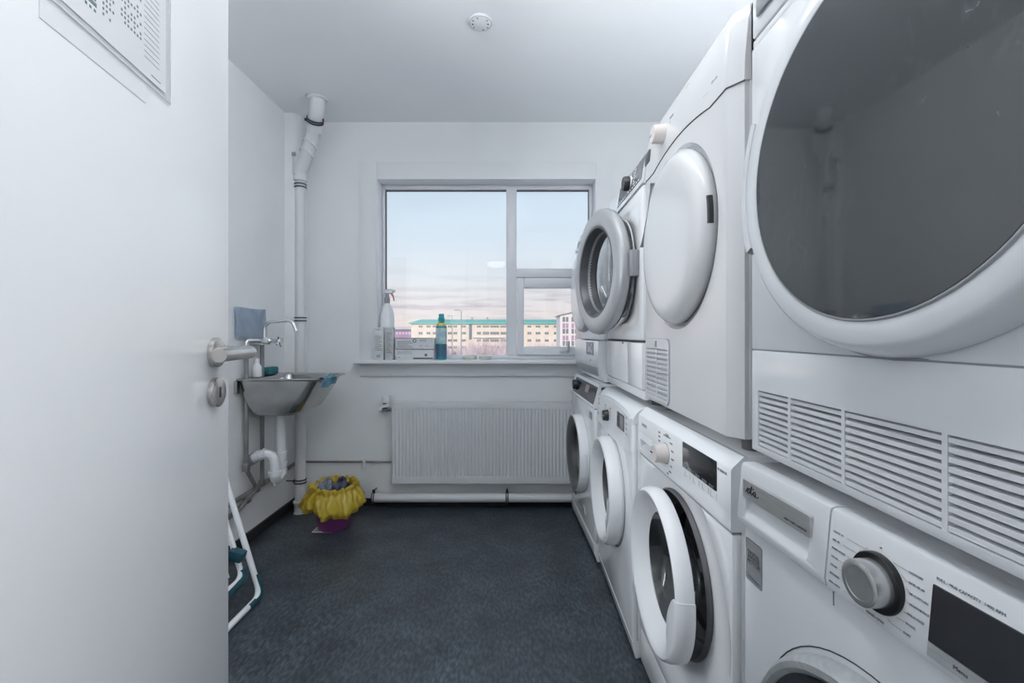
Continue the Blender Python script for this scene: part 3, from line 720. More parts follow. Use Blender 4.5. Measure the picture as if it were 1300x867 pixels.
# ---- 4: farthest washing machine (dark panel, dark porthole ring)
loc, rz, w = place(.340, 2.672, .370, 2.080)
w4 = thing('washing_machine', 'farthest washing machine beside the radiator, dark slanted panel and dark porthole ring', 'washing machine', loc, rz)
D = .56; Wd = .592
shell(w4, Wd, D, .012, .82, 'whitecold'); feet(w4, Wd, D, 0, .014)
bm = nb(); box(bm, (-Wd / 2, .03, .835), (Wd / 2, D, .852), .006); obj('top_lid', bm, 'whitecold', w4)
fp = obj('front_panel', box(nb(), (-Wd / 2, 0, .10), (Wd / 2, .022, .735), .010), 'whitecold', w4)
carve(fp, lathe(nb(), [(0, .03), (.172, .03), (.172, -.06), (0, -.06)], 64, FM(0, .455, 0)))
cp = nb(); xprism(cp, [(.03, .738), (-.004, .738), (-.008, .746), (.020, .845), (.026, .852), (.035, .852)], -Wd / 2, Wd / 2); obj('control_panel', cp, 'whitecold', w4)
def zy4(z): return -.008 + (z - .746) / .099 * .028
def tilt4(bm, x0, z0, x1, z1, off): xprism(bm, [(zy4(z0) + .004, z0), (zy4(z0) - off, z0), (zy4(z1) - off, z1), (zy4(z1) + .004, z1)], x0, x1)
bm = nb(); tilt4(bm, -.235, .757, .292, .838, .0015); ds = obj('display', bm, 'display', w4)
bm = nb(); tilt4(bm, .06, .790, .14, .828, .0022); obj('display_window', bm, mat('pinkish_display', (.30, .20, .23), .3), ds)
bm = nb()
for i in range(8):
    for j in range(2): text(bm, ['40', '60', '1400', 'ECO', '30', 'MIX', 'ON', '2:10'][i], .011, FM(-.02 + .036 * i, .766 + j * .012, zy4(.766 + j * .012) - .0018))
obj('display_lettering', bm, 'inksoft', ds)
kn = obj('dial', lathe(nb(), [(0, .024), (.024, .024), (.027, .02), (.029, 0), (0, 0)], 32, FM(-.185, .798, zy4(.798))), 'black', w4)
bm = nb(); tilt4(bm, -.288, .76, -.240, .835, .001); obj('detergent_drawer', bm, 'white2', w4)
prof = [(.195, -.004), (.203, .004), (.204, .03), (.199, .046), (.192, .050), (.188, .048), (.15, -.004), (.195, -.004)]
d4w, mx = ring_door(w4, 0, .455, -.2, 0, prof, 'white', y=-.001)
obj('door_ring', lathe(nb(), [(.194, .0505), (.186, .0515), (.150, .036), (.140, .018), (.136, .004)], 64, mx), 'dgrey', d4w)
obj('door_glass', lathe(nb(), [(.140, .006), (.128, -.02), (.10, -.05), (.05, -.07), (0, -.075)], 56, mx), 'bowl', d4w)
bm = nb(); lathe(bm, [(.2042, .012), (.2075, .016), (.2078, .03), (.2035, .040)], 14, mx, radians(-22), radians(12)); obj('door_grip', bm, 'white2', d4w)
bm = nb(); plate(bm, .19, .675, .25, .71, .001, .0 - .002, .003); obj('sticker', bm, 'mgrey', w4)
bm = nb(); xprism(bm, [(.022, .014), (.014, .014), (-.002, .06), (-.002, .096), (.022, .096)], -Wd / 2, Wd / 2); pl = obj('plinth', bm, 'whitecold', w4)
bm = nb()
for i in range(4): box(bm, (-.27, -.004, .165 + i * .016), (-.16, .002, .173 + i * .016), .001)
obj('vent_slot', bm, 'black', w4)
obj('filter_cover', lathe(nb(), [(.048, 0), (.05, .003), (.047, .003)], 24, FM(.05, .14, 0), radians(20), radians(160)), 'white', w4)
drum(w4, .455, .155)

# ---- tumble dryers on top -------------------------------------------------
def dryer_foot(root, w, d, zw, z0): feet(root, w, d, zw, z0 - zw + .002)
# dryer 1, nearest
loc, rz, w = place(.443, .830, .443, .232)
t1 = thing('tumble_dryer', 'nearest tumble dryer with big smoked round door and long slatted grille', 'tumble dryer', (loc[0], loc[1], .851), rz)
Z = lambda z: z - .851
D = .50; Wd = .598; zb, zt = .874, 1.724
shell(t1, Wd, D, Z(zb), Z(zt), 'white', y0=.02)
feet(t1, Wd, .42, 0, .025)
bm = nb(); box(bm, (-Wd / 2, 0, Z(1.0612)), (Wd / 2, .022, Z(1.622)), .003); obj('front_panel', bm, 'white', t1)
bm = nb(); box(bm, (-Wd / 2, 0, Z(1.640)), (Wd / 2, .022, Z(zt)), .007); cp = obj('control_panel', bm, 'white', t1)
bm = nb(); box(bm, (-Wd / 2, .003, Z(1.624)), (Wd / 2, .022, Z(1.638)), .002); obj('panel_band', bm, 'white2', t1)
bm = nb(); box(bm, (-.275, -.006, Z(1.668)), (-.10, .0, Z(1.70)), .004); obj('container_grip', bm, 'mgrey', cp)
kk = obj('dial', lathe(nb(), [(0, .026), (.026, .026), (.028, .004), (0, .004)], 40, FM(0, Z(1.682), 0)), 'silver', cp)
bm = nb(); box(bm, (.08, -.002, Z(1.66)), (.27, .001, Z(1.71)), .001); obj('display', bm, 'display', cp)
lp = obj('lower_panel', box(nb(), (-Wd / 2, .0, Z(zb)), (Wd / 2, .022, Z(1.0602)), .003), 'white', t1)
gz0_, gz1_ = .886, .987
carve(lp, box(nb(), (-.276, -.02, Z(gz0_)), (.276, .05, Z(gz1_))))
divs = [-.276, -.186, -.068, .074, .19, .276]
ns = 10; pitch = (gz1_ - gz0_) / ns
sl_bm = nb(); xprism(sl_bm, [(.002, -.0036), (.014, .0005), (.014, .0040), (.002, .0020)], -.276, .276)
s0 = obj('slat', sl_bm, 'white2', t1, loc=(0, 0, Z(gz0_ + pitch * .5)))
for k in range(1, ns):
    c = s0.copy(); COL.objects.link(c); c.location.z = Z(gz0_ + pitch * (k + .5))
for dx in divs[1:-1]: obj('grille_divider', box(nb(), (dx - .0032, .001, Z(gz0_)), (dx + .0032, .016, Z(gz1_))), 'white2', t1)
obj('grille_back', box(nb(), (-.28, .026, Z(gz0_ - .004)), (.28, .03, Z(gz1_ + .004))), 'seam', t1)
dm = Matrix.Translation((.0165, 0, 0)) @ Matrix.Rotation(radians(1.85), 4, 'Z') @ FM(0, Z(1.321), 0)
dd = obj('door', lathe(nb(), [(.246, -.001), (.2575, .003), (.2585, .010), (.254, .026), (.248, .036), (.242, .040), (.214, .0375), (.212, .034), (.19, .034)], 96, dm), 'white', t1)
obj('door_glass', lathe(nb(), [(.2135, .0385), (.2125, .0402), (.20, .0404), (0, .0404)], 96, dm), 'smoked', dd)
obj('glass_edge', lathe(nb(), [(.2170, .0383), (.2150, .0400), (.2132, .0400)], 96, dm), 'greyring', dd)
bm = nb(); lathe(bm, [(.246, .028), (.250, .038), (.266, .036), (.272, .024), (.270, .012), (.258, .006)], 20, dm, radians(152), radians(200)); g = obj('door_grip', bm, 'white2', dd)
obj('door_gap', lathe(nb(), [(.2585, .0008), (.262, .0008)], 96, dm), 'gap_grey', t1)
bm = nb(); box(bm, (-.298, .002, Z(1.0592)), (.298, .02, Z(1.0628))); obj('panel_seam', bm, 'gap_grey', t1)

# dryer 2: white opaque convex door
loc, rz, w = place(.420, 1.447, .420, .850)
t2 = thing('tumble_dryer', 'tumble dryer with glossy white solid round door and slatted flap at its lower corner', 'tumble dryer', (loc[0], loc[1], .853), rz)
Z = lambda z: z - .853
D = .54; Wd = .596; zb, zt = .886, 1.735
shell(t2, Wd, D, Z(zb), Z(zt - .004), 'white3', y0=.03); feet(t2, Wd, D, 0, .036)
xo = Wd / 2
bow = [(-xo, .034), (-xo, .022), (-xo + .022, .0), (xo - .030, .0), (xo, .022), (xo, .034)]
bm = nb(); prism(bm, [(x * .994, y) for x, y in bow], Z(zb), Z(1.6045)); fp = obj('front_panel', bm, 'white3', t2)
carve(fp, lathe(nb(), [(0, .02), (.236, .02), (.233, 0), (.224, -.010), (0, -.010)], 80, FM(0, Z(1.335), 0)))
# control panel leaning back, lower edge arched over the door
def arch(x):
    return 1.581 + (.022 * cos((x) / .19 * pi / 2) ** .8 if abs(x) < .19 else 0)
def bowy(x):
    if x < -xo + .022: return .022 * (1 - (x + xo) / .022)
    if x > xo - .030: return .022 * (x - (xo - .030)) / .030
    return 0
xs = sorted(set([-xo + Wd * k / 40 for k in range(41)] + [-xo + .022, xo - .030]))
bm = nb(); rows = []
for x in xs:
    y = bowy(x) - .0016; za = arch(x)
    rows.append([bm.verts.new((x, y, Z(za))), bm.verts.new((x, y + .001, Z(1.62))), bm.verts.new((x, y + .008, Z(1.70))), bm.verts.new((x, y + .016, Z(1.729))), bm.verts.new((x, y + .03, Z(1.735))), bm.verts.new((x, .06, Z(1.735))), bm.verts.new((x, .06, Z(za)))])
for A, B in zip(rows, rows[1:]):
    for k in range(7): bm.faces.new((A[k], A[(k + 1) % 7], B[(k + 1) % 7], B[k]))
bm.faces.new(rows[0][::-1]); bm.faces.new(rows[-1]); cp = obj('control_panel', bm, 'white3', t2)
bm = nb(); tube(bm, [(x, bowy(x) - .0006, Z(arch(x) - .001)) for x in xs], .0014, 6); obj('panel_seam', bm, 'seam', t2)
bm = nb(); P = [(-.23, 1.612), (-.11, 1.616), (-.06, 1.628), (-.02, 1.668), (.02, 1.70), (.05, 1.715)]
V = fillet([(x, .001 + max(0, (z - 1.62)) * .10 - .0004, Z(z)) for x, z in P], .03, 4); tube(bm, V, .0008, 6); obj('panel_inset_line', bm, 'gap_grey', t2)
kx, kz = -.115, 1.662
kn = obj('dial', lathe(nb(), [(0, .034), (.0225, .034), (.025, .031), (.028, -.006), (0, -.006)], 40, FM(kx, Z(kz), .004)), M['beige_white_plastic'] if 'beige_white_plastic' in M else bpy.data.materials['beige_white_plastic'], t2)
bm = nb(); box(bm, (kx - .024, -.0306, Z(kz) - .0015), (kx - .006, -.0296, Z(kz) + .0015)); obj('dial_pointer', bm, 'ink', kn)
bm = nb(); box(bm, (-.288, -.0015, Z(1.632)), (-.236, .012, Z(1.672)), .004); obj('container_grip', bm, 'dgrey', t2)
tl = nb()
for i in range(4): text(tl, ['Cotton', 'Eco', 'Mix', 'Wool'][i], .010, FM(kx + .045, Z(kz + .022 - i * .014), .004))
for i in range(3): text(tl, ['90', '60', '30'][i], .010, FM(kx - .05, Z(kz + .012 - i * .014), .003))
text(tl, '30 min', .010, FM(.16, Z(1.618), -.0004)); text(tl, '60 min', .010, FM(.20, Z(1.628), .0)); 
obj('program_lettering', tl, 'inksoft', t2)
dm = FM(0, Z(1.335), 0)
dd = obj('door', lathe(nb(), [(.214, -.008), (.2195, .002), (.2185, .012), (.205, .027), (.194, .0325), (.182, .0355), (.170, .0365), (.12, .0372), (.06, .0378), (0, .038)], 96, dm), 'white3', t2)
obj('door_gap', lathe(nb(), [(.220, -.007), (.2265, -.0085)], 96, dm), 'gap_grey', t2)
bm = nb(); n = 20; rows = []
for k in range(n + 1):
    a = radians(120 + 54 * k / n); e = sin(pi * k / n) ** .7
    r0, r1 = .2125, .2125 - .040 * e
    rows.append([bm.verts.new(dm @ Vector((r0 * cos(a), r0 * sin(a), .0205))), bm.verts.new(dm @ Vector((r1 * cos(a), r1 * sin(a), .0378))), bm.verts.new(dm @ Vector((r1 * cos(a), r1 * sin(a), .015))), bm.verts.new(dm @ Vector((r0 * cos(a), r0 * sin(a), .012)))])
for A, B in zip(rows, rows[1:]):
    for k in range(4): bm.faces.new((A[k], A[(k + 1) % 4], B[(k + 1) % 4], B[k]))
obj('door_grip', bm, 'mgrey', dd)
bm = nb(); lathe(bm, [(.2185, .002), (.2208, .004), (.2200, .013), (.2165, .016)], 8, dm, radians(-3), radians(13)); obj('hinge_cover', bm, 'black', dd)
# flap with grille
fl = nb(); prism(fl, rrect(-.272, Z(.893), -.056, Z(1.075), .02), -.010, .0035, FM(0, 0, 0)); fl = obj('filter_flap', fl, 'white3', t2)
obj('flap_gap', prism(nb(), rrect(-.2745, Z(.8905), -.0535, Z(1.0775), .022), -.010, .0008, FM(0, 0, 0)), 'gap_grey', t2)
carve(fl, box(nb(), (-.262, -.02, Z(.905)), (-.168, .006, Z(1.047)))); carve(fl, box(nb(), (-.160, -.02, Z(.905)), (-.068, .006, Z(1.047))))
obj('grille_back', box(nb(), (-.264, .0045, Z(.903)), (-.066, .008, Z(1.049))), 'seam', fl)
ns = 10; pt = .142 / ns
s0 = obj('slat', xprism(nb(), [(-.0025, -.005), (.004, -.0015), (.004, .0030), (-.0025, .0015)], -.262, -.068), 'white3', fl, loc=(0, 0, Z(.905 + pt * .5)))
for k in range(1, ns):
    c = s0.copy(); COL.objects.link(c); c.location.z = Z(.905 + pt * (k + .5))
bm = nb(); box(bm, (-.172, -.006, Z(1.052)), (-.158, -.003, Z(1.07)), .002); obj('flap_catch', bm, 'mgrey', fl)

# dryer 3: grey ring door hanging open
loc, rz, w = place(.422, 2.060, .422, 1.466)
t3 = thing('tumble_dryer', 'tumble dryer with grey-ringed glass door hanging open and dark slanted display', 'tumble dryer', (loc[0], loc[1], .846), rz)
Z = lambda z: z - .846
D = .54; Wd = .592; zb, zt = .868, 1.706
shell(t3, Wd, D, Z(zb), Z(zt - .004), 'white', y0=.03); feet(t3, Wd, D, 0, .024)
fp = obj('front_panel', box(nb(), (-Wd / 2, 0, Z(1.066)), (Wd / 2, .034, Z(1.590)), .010), 'white', t3)
carve(fp, lathe(nb(), [(0, .02), (.205, .02), (.200, 0), (.182, -.012), (.172, -.06), (0, -.06)], 72, FM(0, Z(1.335), 0)))
def zy3(z): return -.002 + max(0, z - 1.60) * .16
cp = nb(); xprism(cp, [(.06, 1.594 - .846), (-.002, 1.594 - .846), (-.002, Z(1.60)), (zy3(1.695), Z(1.695)), (zy3(1.695) + .008, Z(zt)), (.06, Z(zt))], -Wd / 2, Wd / 2); obj('control_panel', cp, 'white', t3)
def tilt3(bm, x0, z0, x1, z1, off): xprism(bm, [(zy3(z0) + .003, Z(z0)), (zy3(z0) - off, Z(z0)), (zy3(z1) - off, Z(z1)), (zy3(z1) + .003, Z(z1))], x0, x1)
bm = nb(); tilt3(bm, -.075, 1.612, .280, 1.692, .0012); ds = obj('display', bm, noise_mat('grey_display', (.10, .105, .115), (.16, .165, .175), 30, .2), t3)
bm = nb()
for i in range(12): box(bm, (-.06 + i * .027, zy3(1.622) - .0022, Z(1.618)), (-.046 + i * .027, zy3(1.622) - .001, Z(1.622)))
for i in range(6): text(bm, ['Cotton', 'Mix', 'Wool', 'Eco', 'Jeans', 'Time'][i], .012, FM(.16, Z(1.632 + .010 * i), zy3(1.632 + .01 * i) - .0014))
obj('display_lettering', bm, 'matte', ds)
kx, kz = .10, 1.656
kn = obj('dial_ring', lathe(nb(), [(0, .006), (.031, .006), (.035, .003), (.036, 0), (0, 0)], 40, FM(kx, Z(kz), zy3(kz))), 'chrome', t3)
obj('dial', lathe(nb(), [(0, .026), (.024, .026), (.0265, .023), (.028, .005), (0, .005)], 40, FM(kx, Z(kz), zy3(kz))), 'black', kn)
bm = nb(); tilt3(bm, -.288, 1.61, -.085, 1.695, .002); obj('container_drawer', bm, 'white2', t3)
bm = nb(); box(bm, (-Wd / 2, .004, Z(zb)), (Wd / 2, .034, Z(.900)), .006); obj('plinth', bm, 'white', t3)
bm = nb(); box(bm, (-.290, -.002, Z(.903)), (.098, .030, Z(1.060)), .004); obj('heat_exchanger_door', bm, 'white', t3)
bm = nb(); box(bm, (.101, -.002, Z(.903)), (.292, .030, Z(1.060)), .004); obj('service_panel', bm, 'white', t3)
bm = nb(); box(bm, (-.294, .006, Z(1.0605)), (.294, .03, Z(1.0655))); box(bm, (.0985, .006, Z(.903)), (.1005, .03, Z(1.06))); obj('panel_seam', bm, 'seam', t3)
bm = nb(); box(bm, (.02, -.0035, Z(1.052)), (.04, -.001, Z(1.058))); obj('catch', bm, 'black', t3)
obj('door_opening', lathe(nb(), [(.206, .001), (.203, .006), (.196, .004), (.176, -.016), (.170, -.06)], 72, FM(0, Z(1.335), 0)), 'white2', t3)
obj('opening_seal', lathe(nb(), [(.178, -.012), (.170, -.008), (.162, -.014), (.160, -.05)], 72, FM(0, Z(1.335), 0)), 'mgrey', t3)
drum(t3, Z(1.335), .165, .35)
prof = [(.155, -.022), (.205, -.020), (.236, -.006), (.2455, .004), (.2475, .016), (.2445, .028), (.235, .0365), (.215, .0395), (.190, .0400), (.178, .0365), (.168, .024), (.160, .004), (.155, -.022)]
d3, mx = ring_door(t3, -.002, Z(1.335), .246, 11, prof, 'greyring', y=-.026)
obj('glass_rim', lathe(nb(), [(.181, .0375), (.172, .0365), (.164, .020), (.158, -.006), (.152, -.026)], 72, mx), 'dgrey', d3)
obj('door_glass', lathe(nb(), [(.160, .004), (.156, -.02), (.146, -.055), (.125, -.085), (.09, -.10), (0, -.106)], 64, mx), 'bowlclear', d3)
obj('door_back', lathe(nb(), [(.1535, -.024), (.158, -.034), (.200, -.032), (.226, -.018), (.238, -.006)], 72, mx), 'rubber', d3)
bm = nb(); box(bm, (-.03, -.004, -.045), (.014, .024, .045), .005); obj('door_hinge', bm, 'mgrey', d3)

# dryer 4: farthest
loc, rz, w = place(.361, 2.672, .390, 2.080)
t4 = thing('tumble_dryer', 'farthest tumble dryer against the window with grey badge on its curved foot', 'tumble dryer', (loc[0], loc[1], .853), rz)
Z = lambda z: z - .853
D = .56; Wd = .592; zb, zt = .862, 1.695
shell(t4, Wd, D, Z(zb), Z(zt - .004), 'whitecold', y0=.05); feet(t4, Wd, D, 0, .012)
bm = nb(); box(bm, (-Wd / 2, 0, Z(1.06)), (Wd / 2, .052, Z(1.575)), .012); obj('front_panel', bm, 'whitecold', t4)
bm = nb(); xprism(bm, [(.052, Z(zb)), (.030, Z(zb)), (.012, Z(.885)), (.004, Z(.925)), (-.002, Z(.945)), (-.002, Z(1.05)), (.002, Z(1.057)), (.052, Z(1.057))], -Wd / 2, Wd / 2); lo4 = obj('lower_panel', bm, 'whitecold', t4)
bm = nb(); xprism(bm, [(.02, Z(.882)), (.0105, Z(.884)), (.002, Z(.926)), (.008, Z(.932))], -.25, .25); obj('foot_recess', bm, 'mgrey', lo4)
bm = nb(); box(bm, (.03, -.004, Z(.985)), (.20, -.001, Z(1.05)), .002); bd = obj('badge', bm, 'mgrey', t4)
bm = nb(); text(bm, 'UniQ', .062, FM(.115, Z(1.016), -.0042), 'CENTER'); obj('badge_lettering', bm, 'matte', bd)
bm = nb(); box(bm, (.12, -.004, Z(.952)), (.135, -.001, Z(.962))); obj('catch', bm, 'mgrey', t4)
cp = nb(); xprism(cp, [(.06, Z(1.579)), (-.004, Z(1.579)), (-.004, Z(1.59)), (.026, Z(1.680)), (.040, Z(zt)), (.06, Z(zt))], -Wd / 2, Wd / 2); obj('control_panel', cp, 'whitecold', t4)
def zy4d(z): return -.004 + (z - 1.59) / .09 * .030
bm = nb(); xprism(bm, [(zy4d(1.605) + .003, Z(1.605)), (zy4d(1.605) - .0015, Z(1.605)), (zy4d(1.672) - .0015, Z(1.672)), (zy4d(1.672) + .003, Z(1.672))], -.02, .28); obj('display', bm, 'mgrey', t4)
bm = nb(); box(bm, (-.215, -.003, Z(1.585)), (-.16, .01, Z(1.625)), .003); obj('container_grip', bm, 'mgrey', t4)
dm = FM(0, Z(1.325), 0)
dd = obj('door', lathe(nb(), [(.215, -.002), (.222, .004), (.222, .020), (.208, .040), (.180, .050), (.14, .054), (0, .058)], 80, dm), 'white', t4)
obj('door_edge', lathe(nb(), [(.224, .003), (.2255, .012), (.2235, .023), (.2175, .031)], 40, dm, radians(185), radians(325)), 'greyring', dd)
bm = nb(); lathe(bm, [(.2235, .010), (.226, .016), (.2235, .024)], 16, dm, radians(118), radians(148)); obj('door_grip', bm, 'mgrey', dd)

# ------------------------------------------------------------------ radiator and its pipes
RX0, RX1, RZ0, RZ1, RY = -.765, .42, .168, .664, 2.715
rad = thing('radiator', 'white ribbed panel radiator under the window', 'radiator', ((RX0 + RX1) / 2, RY, RZ0))
RO = Vector(rad.location)
def rl(x, y, z): return (x - RO.x, y - RO.y, z - RO.z)
nr = 54; pitch = (RX1 - RX0 - .012) / nr
def rf(u, v):
    x = RX0 + .006 + (RX1 - RX0 - .012) * u; z = RZ0 + .004 + (RZ1 - RZ0 - .008) * v
    ph = (u * nr) % 1.0
    g = max(0, 1 - abs(ph - .5) / .34); g = g * g * (3 - 2 * g)
    em = min(1, max(0, (z - (RZ0 + .038)) / .010)) * min(1, max(0, ((RZ1 - .034) - z) / .010))
    return rl(x, RY + .0065 * g * em, z)
vs = [0, .06, .072, .078, .084, .09, .096, .102, .5, .90, .912, .918, .924, .93, .936, .942, 1]
bm = nb(); nxs = nr * 6
V = [[bm.verts.new(Vector(rf(i / nxs, v))) for v in vs] for i in range(nxs + 1)]
for i in range(nxs):
    for j in range(len(vs) - 1): bm.faces.new((V[i][j], V[i + 1][j], V[i + 1][j + 1], V[i][j + 1]))
obj('front_panel', bm, 'pipe', rad, smooth=60)
for xa in (RX0, RX1 - .006): obj('side_cover', box(nb(), rl(xa, RY + .0005, RZ0), rl(xa + .006, RY + .06, RZ1), .002), 'pipe', rad)
bm = nb(); box(bm, rl(RX0 + .004, RY + .001, RZ1 - .006), rl(RX1 - .004, RY + .06, RZ1 + .002), .002)
obj('top_cover', bm, 'pipe', rad)
bm = nb(); box(bm, rl(RX0 + .01, RY + .010, RZ0 + .01), rl(RX1 - .01, RY + .055, RZ1 - .01)); box(bm, rl(RX0 + .004, RY + .001, RZ0 - .002), rl(RX1 - .004, RY + .05, RZ0 + .005), .002); obj('rear_panel', bm, 'pipe', rad)
for x in (-.6, .25): obj('wall_bracket', box(nb(), rl(x, RY + .055, RZ0 + .06), rl(x + .04, YB, RZ0 + .40)), 'pipe', rad)
bm = nb(); tube(bm, fillet([rl(RX0 + .002, RY + .03, .618), rl(RX0 - .055, RY + .03, .618), rl(RX0 - .062, YB, .618)], .012), .0085, 12)
cyl(bm, rl(RX0 - .012, RY + .03, .618), rl(RX0 - .002, RY + .03, .618), .014, 6); cyl(bm, rl(RX0 - .052, RY + .03, .618), rl(RX0 - .040, RY + .03, .618), .013, 6)
obj('valve', bm, 'greypipe', rad)
tv = nb(); lathe(tv, [(0, .075), (.021, .075), (.0245, .071), (.0245, .034), (.021, .030), (.021, .020), (.024, .016), (.024, .006), (.016, 0), (0, 0)], 24, Matrix.Translation(rl(RX0 - .046, RY + .03, .632)))
tv = obj('thermostat_head', tv, 'matte', rad)
bm = nb(); box(bm, rl(RX0 - .058, RY + .0045, .657), rl(RX0 - .034, RY + .0075, .663)); obj('scale_window', bm, 'black', tv)
bm = nb(); lathe(bm, [(0, .024), (.012, .022), (.017, .012), (.018, 0), (0, 0)], 20, Matrix.Translation(rl(RX0 - .068, RY + .045, .618)) @ Matrix.Rotation(-pi / 2, 4, 'Y')); obj('valve_cap', bm, 'matte', rad)

def clamp(name, c, ax, r, label=None, parent=None, rod=None):
    pass
pb = thing('heating_pipe', 'thick white pipe running low along the wall under the radiator', 'pipe', (-.2, 2.745, .072))
PO = Vector(pb.location)
obj('pipe_run', cyl(nb(), Vector((-.895, 2.745, .072)) - PO, Vector((.75, 2.745, .072)) - PO, .0275, 28), 'pipe', pb)
for x in (-.885, -.055):
    bm = nb()
    for dx in (-.006, .006): tube(bm, [Vector((x + dx, 2.745 + .030 * cos(a), .072 + .030 * sin(a))) - PO for a in [2 * pi * k / 28 for k in range(28)]], .0034, 6, closed=True)
    box(bm, Vector((x - .008, 2.740, .100)) - PO, Vector((x + .008, 2.752, .122)) - PO, .002); cyl(bm, Vector((x, 2.746, .112)) - PO, Vector((x, YB, .112)) - PO, .004, 8)
    cyl(bm, Vector((x, 2.742, .040)) - PO, Vector((x, 2.742, .018)) - PO, .006, 8)
    obj('pipe_clamp', bm, 'clamp', pb)
pt = thing('thin_pipe', 'thin grey pipe along the wall left of the radiator', 'pipe', (-1.0, 2.782, .285)); PO = Vector(pt.location)
obj('pipe_run', cyl(nb(), Vector((-1.375, 2.782, .285)) - PO, Vector((-.70, 2.782, .285)) - PO, .0065, 12), 'greypipe', pt)
bm = nb(); box(bm, Vector((-.966, 2.772, .236)) - PO, Vector((-.948, YB, .296)) - PO, .003); obj('pipe_clip', bm, 'matte', pt)

# ------------------------------------------------------------------ drain stack in the corner
dp = thing('drain_pipe', 'white drain stack rising in the corner and bending to the ceiling', 'pipe', (-1.319, 2.70, 0)); PO = Vector(dp.location)
L = lambda *p: Vector(p) - PO
obj('pipe_run', cyl(nb(), L(-1.319, 2.70, .0), L(-1.319, 2.70, 2.03), .0305, 28), 'pipe', dp)
bm = nb(); lathe(bm, [(.0305, .075), (.040, .072), (.041, .062), (.036, .055), (.036, .004), (.040, 0), (0, 0)], 28); obj('base_collar', bm, 'pipe', dp)
bm = nb(); lathe(bm, [(.031, 2.02), (.040, 2.025), (.041, 2.04), (.038, 2.05), (.037, 2.085), (.030, 2.09)], 28); obj('coupling', bm, 'pipe', dp)
bm = nb(); lathe(bm, [(.030, 2.05), (.0375, 2.06), (.0385, 2.17), (.043, 2.172), (.043, 2.192), (.036, 2.196), (0, 2.196)], 28, Matrix.Translation((-.006, 0, 0))); obj('branch', bm, 'pipe', dp)
A = [L(-1.318, 2.698, 2.085), L(-1.285, 2.68, 2.140), L(-1.212, 2.632, 2.275), L(-1.200, 2.622, 2.318)]
obj('branch_arm', tube(nb(), fillet(A, .03, 5), .0375, 24), 'pipe', dp)
bm = nb(); box(bm, L(-1.352, 2.655, 2.165), L(-1.325, 2.668, 2.185), .003); obj('inspection_plug', bm, 'mgrey', dp)
def band(bm, c, d, r, w=.008, t=.004, n=28):
    d = d.normalized(); u = d.orthogonal().normalized(); v = d.cross(u)
    mx = Matrix(((u.x, v.x, d.x, c.x), (u.y, v.y, d.y, c.y), (u.z, v.z, d.z, c.z), (0, 0, 0, 1)))
    lathe(bm, [(r, -w), (r + t, -w), (r + t, w), (r, w), (r, -w)], n, mx)
bm = nb()
for c, d in ((L(-1.262, 2.665, 2.182), Vector((-.073, -.048, -.135))), (L(-1.236, 2.648, 2.230), Vector((-.073, -.048, -.135))), (L(-1.205, 2.627, 2.296), Vector((-.02, -.02, -.08)))): band(bm, c, d, .0375, .008, .007)
obj('socket_rim', bm, 'pipe', dp)
B = [L(-1.197, 2.617, 2.295), L(-1.172, 2.575, 2.345), L(-1.140, 2.525, 2.375), L(-1.134, 2.52, HC)]
obj('elbow', tube(nb(), fillet(B, .05, 6), .0415, 24), 'pipe', dp)
bm = nb(); lathe(bm, [(.042, 0), (.056, 0), (.054, -.006), (.042, -.012)], 28, Matrix.Translation(L(-1.134, 2.52, HC))); obj('ceiling_collar', bm, 'pipe', dp)
bm = nb(); c = L(-1.172, 2.575, 2.338)
for s in (-.008, .006): band(bm, c + Vector((.02, -.035, .038)).normalized() * s, Vector((.02, -.035, .038)), .0425, .0035, .005)
box(bm, c + Vector((-.058, -.012, -.006)), c + Vector((-.036, .0, .008)), .002); box(bm, c + Vector((.036, -.012, -.006)), c + Vector((.052, .0, .008)), .002)
obj('pipe_clamp', bm, 'clamp', dp)
for z, rod in ((1.995, 'x'), (1.345 - .165, None), (.192, 'x')):
    bm = nb()
    for s in (-.009, .009): band(bm, L(-1.319, 2.70, z + s), Vector((0, 0, 1)), .031, .0035, .0045)
    box(bm, L(-1.360, 2.692, z - .010), L(-1.348, 2.708, z + .010), .002)
    if rod: cyl(bm, L(-1.355, 2.70, z), L(XL if z < 1 else -1.39, 2.70 if z < 1 else 2.685, z), .0035, 8)
    obj('pipe_clamp', bm, 'clamp', dp)

# ------------------------------------------------------------------ sink, faucet, waste, supply
RZ = .861
def sloop(x0, x1, y0, y1, z, r, taper=0.0, n=6):
    out = []
    for x, y in rrect(x0, y0, x1, y1, r, n):
        f = (x - x0) / (x1 - x0); out.append((x, y - (y - (y0 + y1) / 2) * taper * f, z))
    return out
snk = thing('wall_sink', 'stainless steel wash basin fixed to the wall with a sloping front', 'sink', (XL, 2.385, RZ))
S = lambda lp: [(Vector(p) - Vector(snk.location)) for p in lp]
loops = [sloop(-1.330, -1.150, 2.262, 2.508, .674, .05), sloop(-1.345, -1.14, 2.250, 2.520, .672, .06), sloop(-1.368, -1.10, 2.228, 2.545, .695, .055, .04), sloop(-1.383, -1.05, 2.208, 2.564, .775, .045, .08), sloop(-1.392, -1.005, 2.198, 2.574, .853, .035, .12),
         sloop(-1.403, -.984, 2.186, 2.586, .856, .035, .13), sloop(-1.404, -.980, 2.183, 2.589, .861, .035, .13), sloop(-1.402, -.984, 2.187, 2.585, .865, .034, .13),
         sloop(-1.335, -1.006, 2.204, 2.568, .861, .035, .12), sloop(-1.330, -1.012, 2.208, 2.564, .853, .035, .12), sloop(-1.325, -1.055, 2.216, 2.556, .775, .045, .08), sloop(-1.320, -1.11, 2.238, 2.535, .700, .05, .04), sloop(-1.31, -1.16, 2.262, 2.508, .682, .05)]
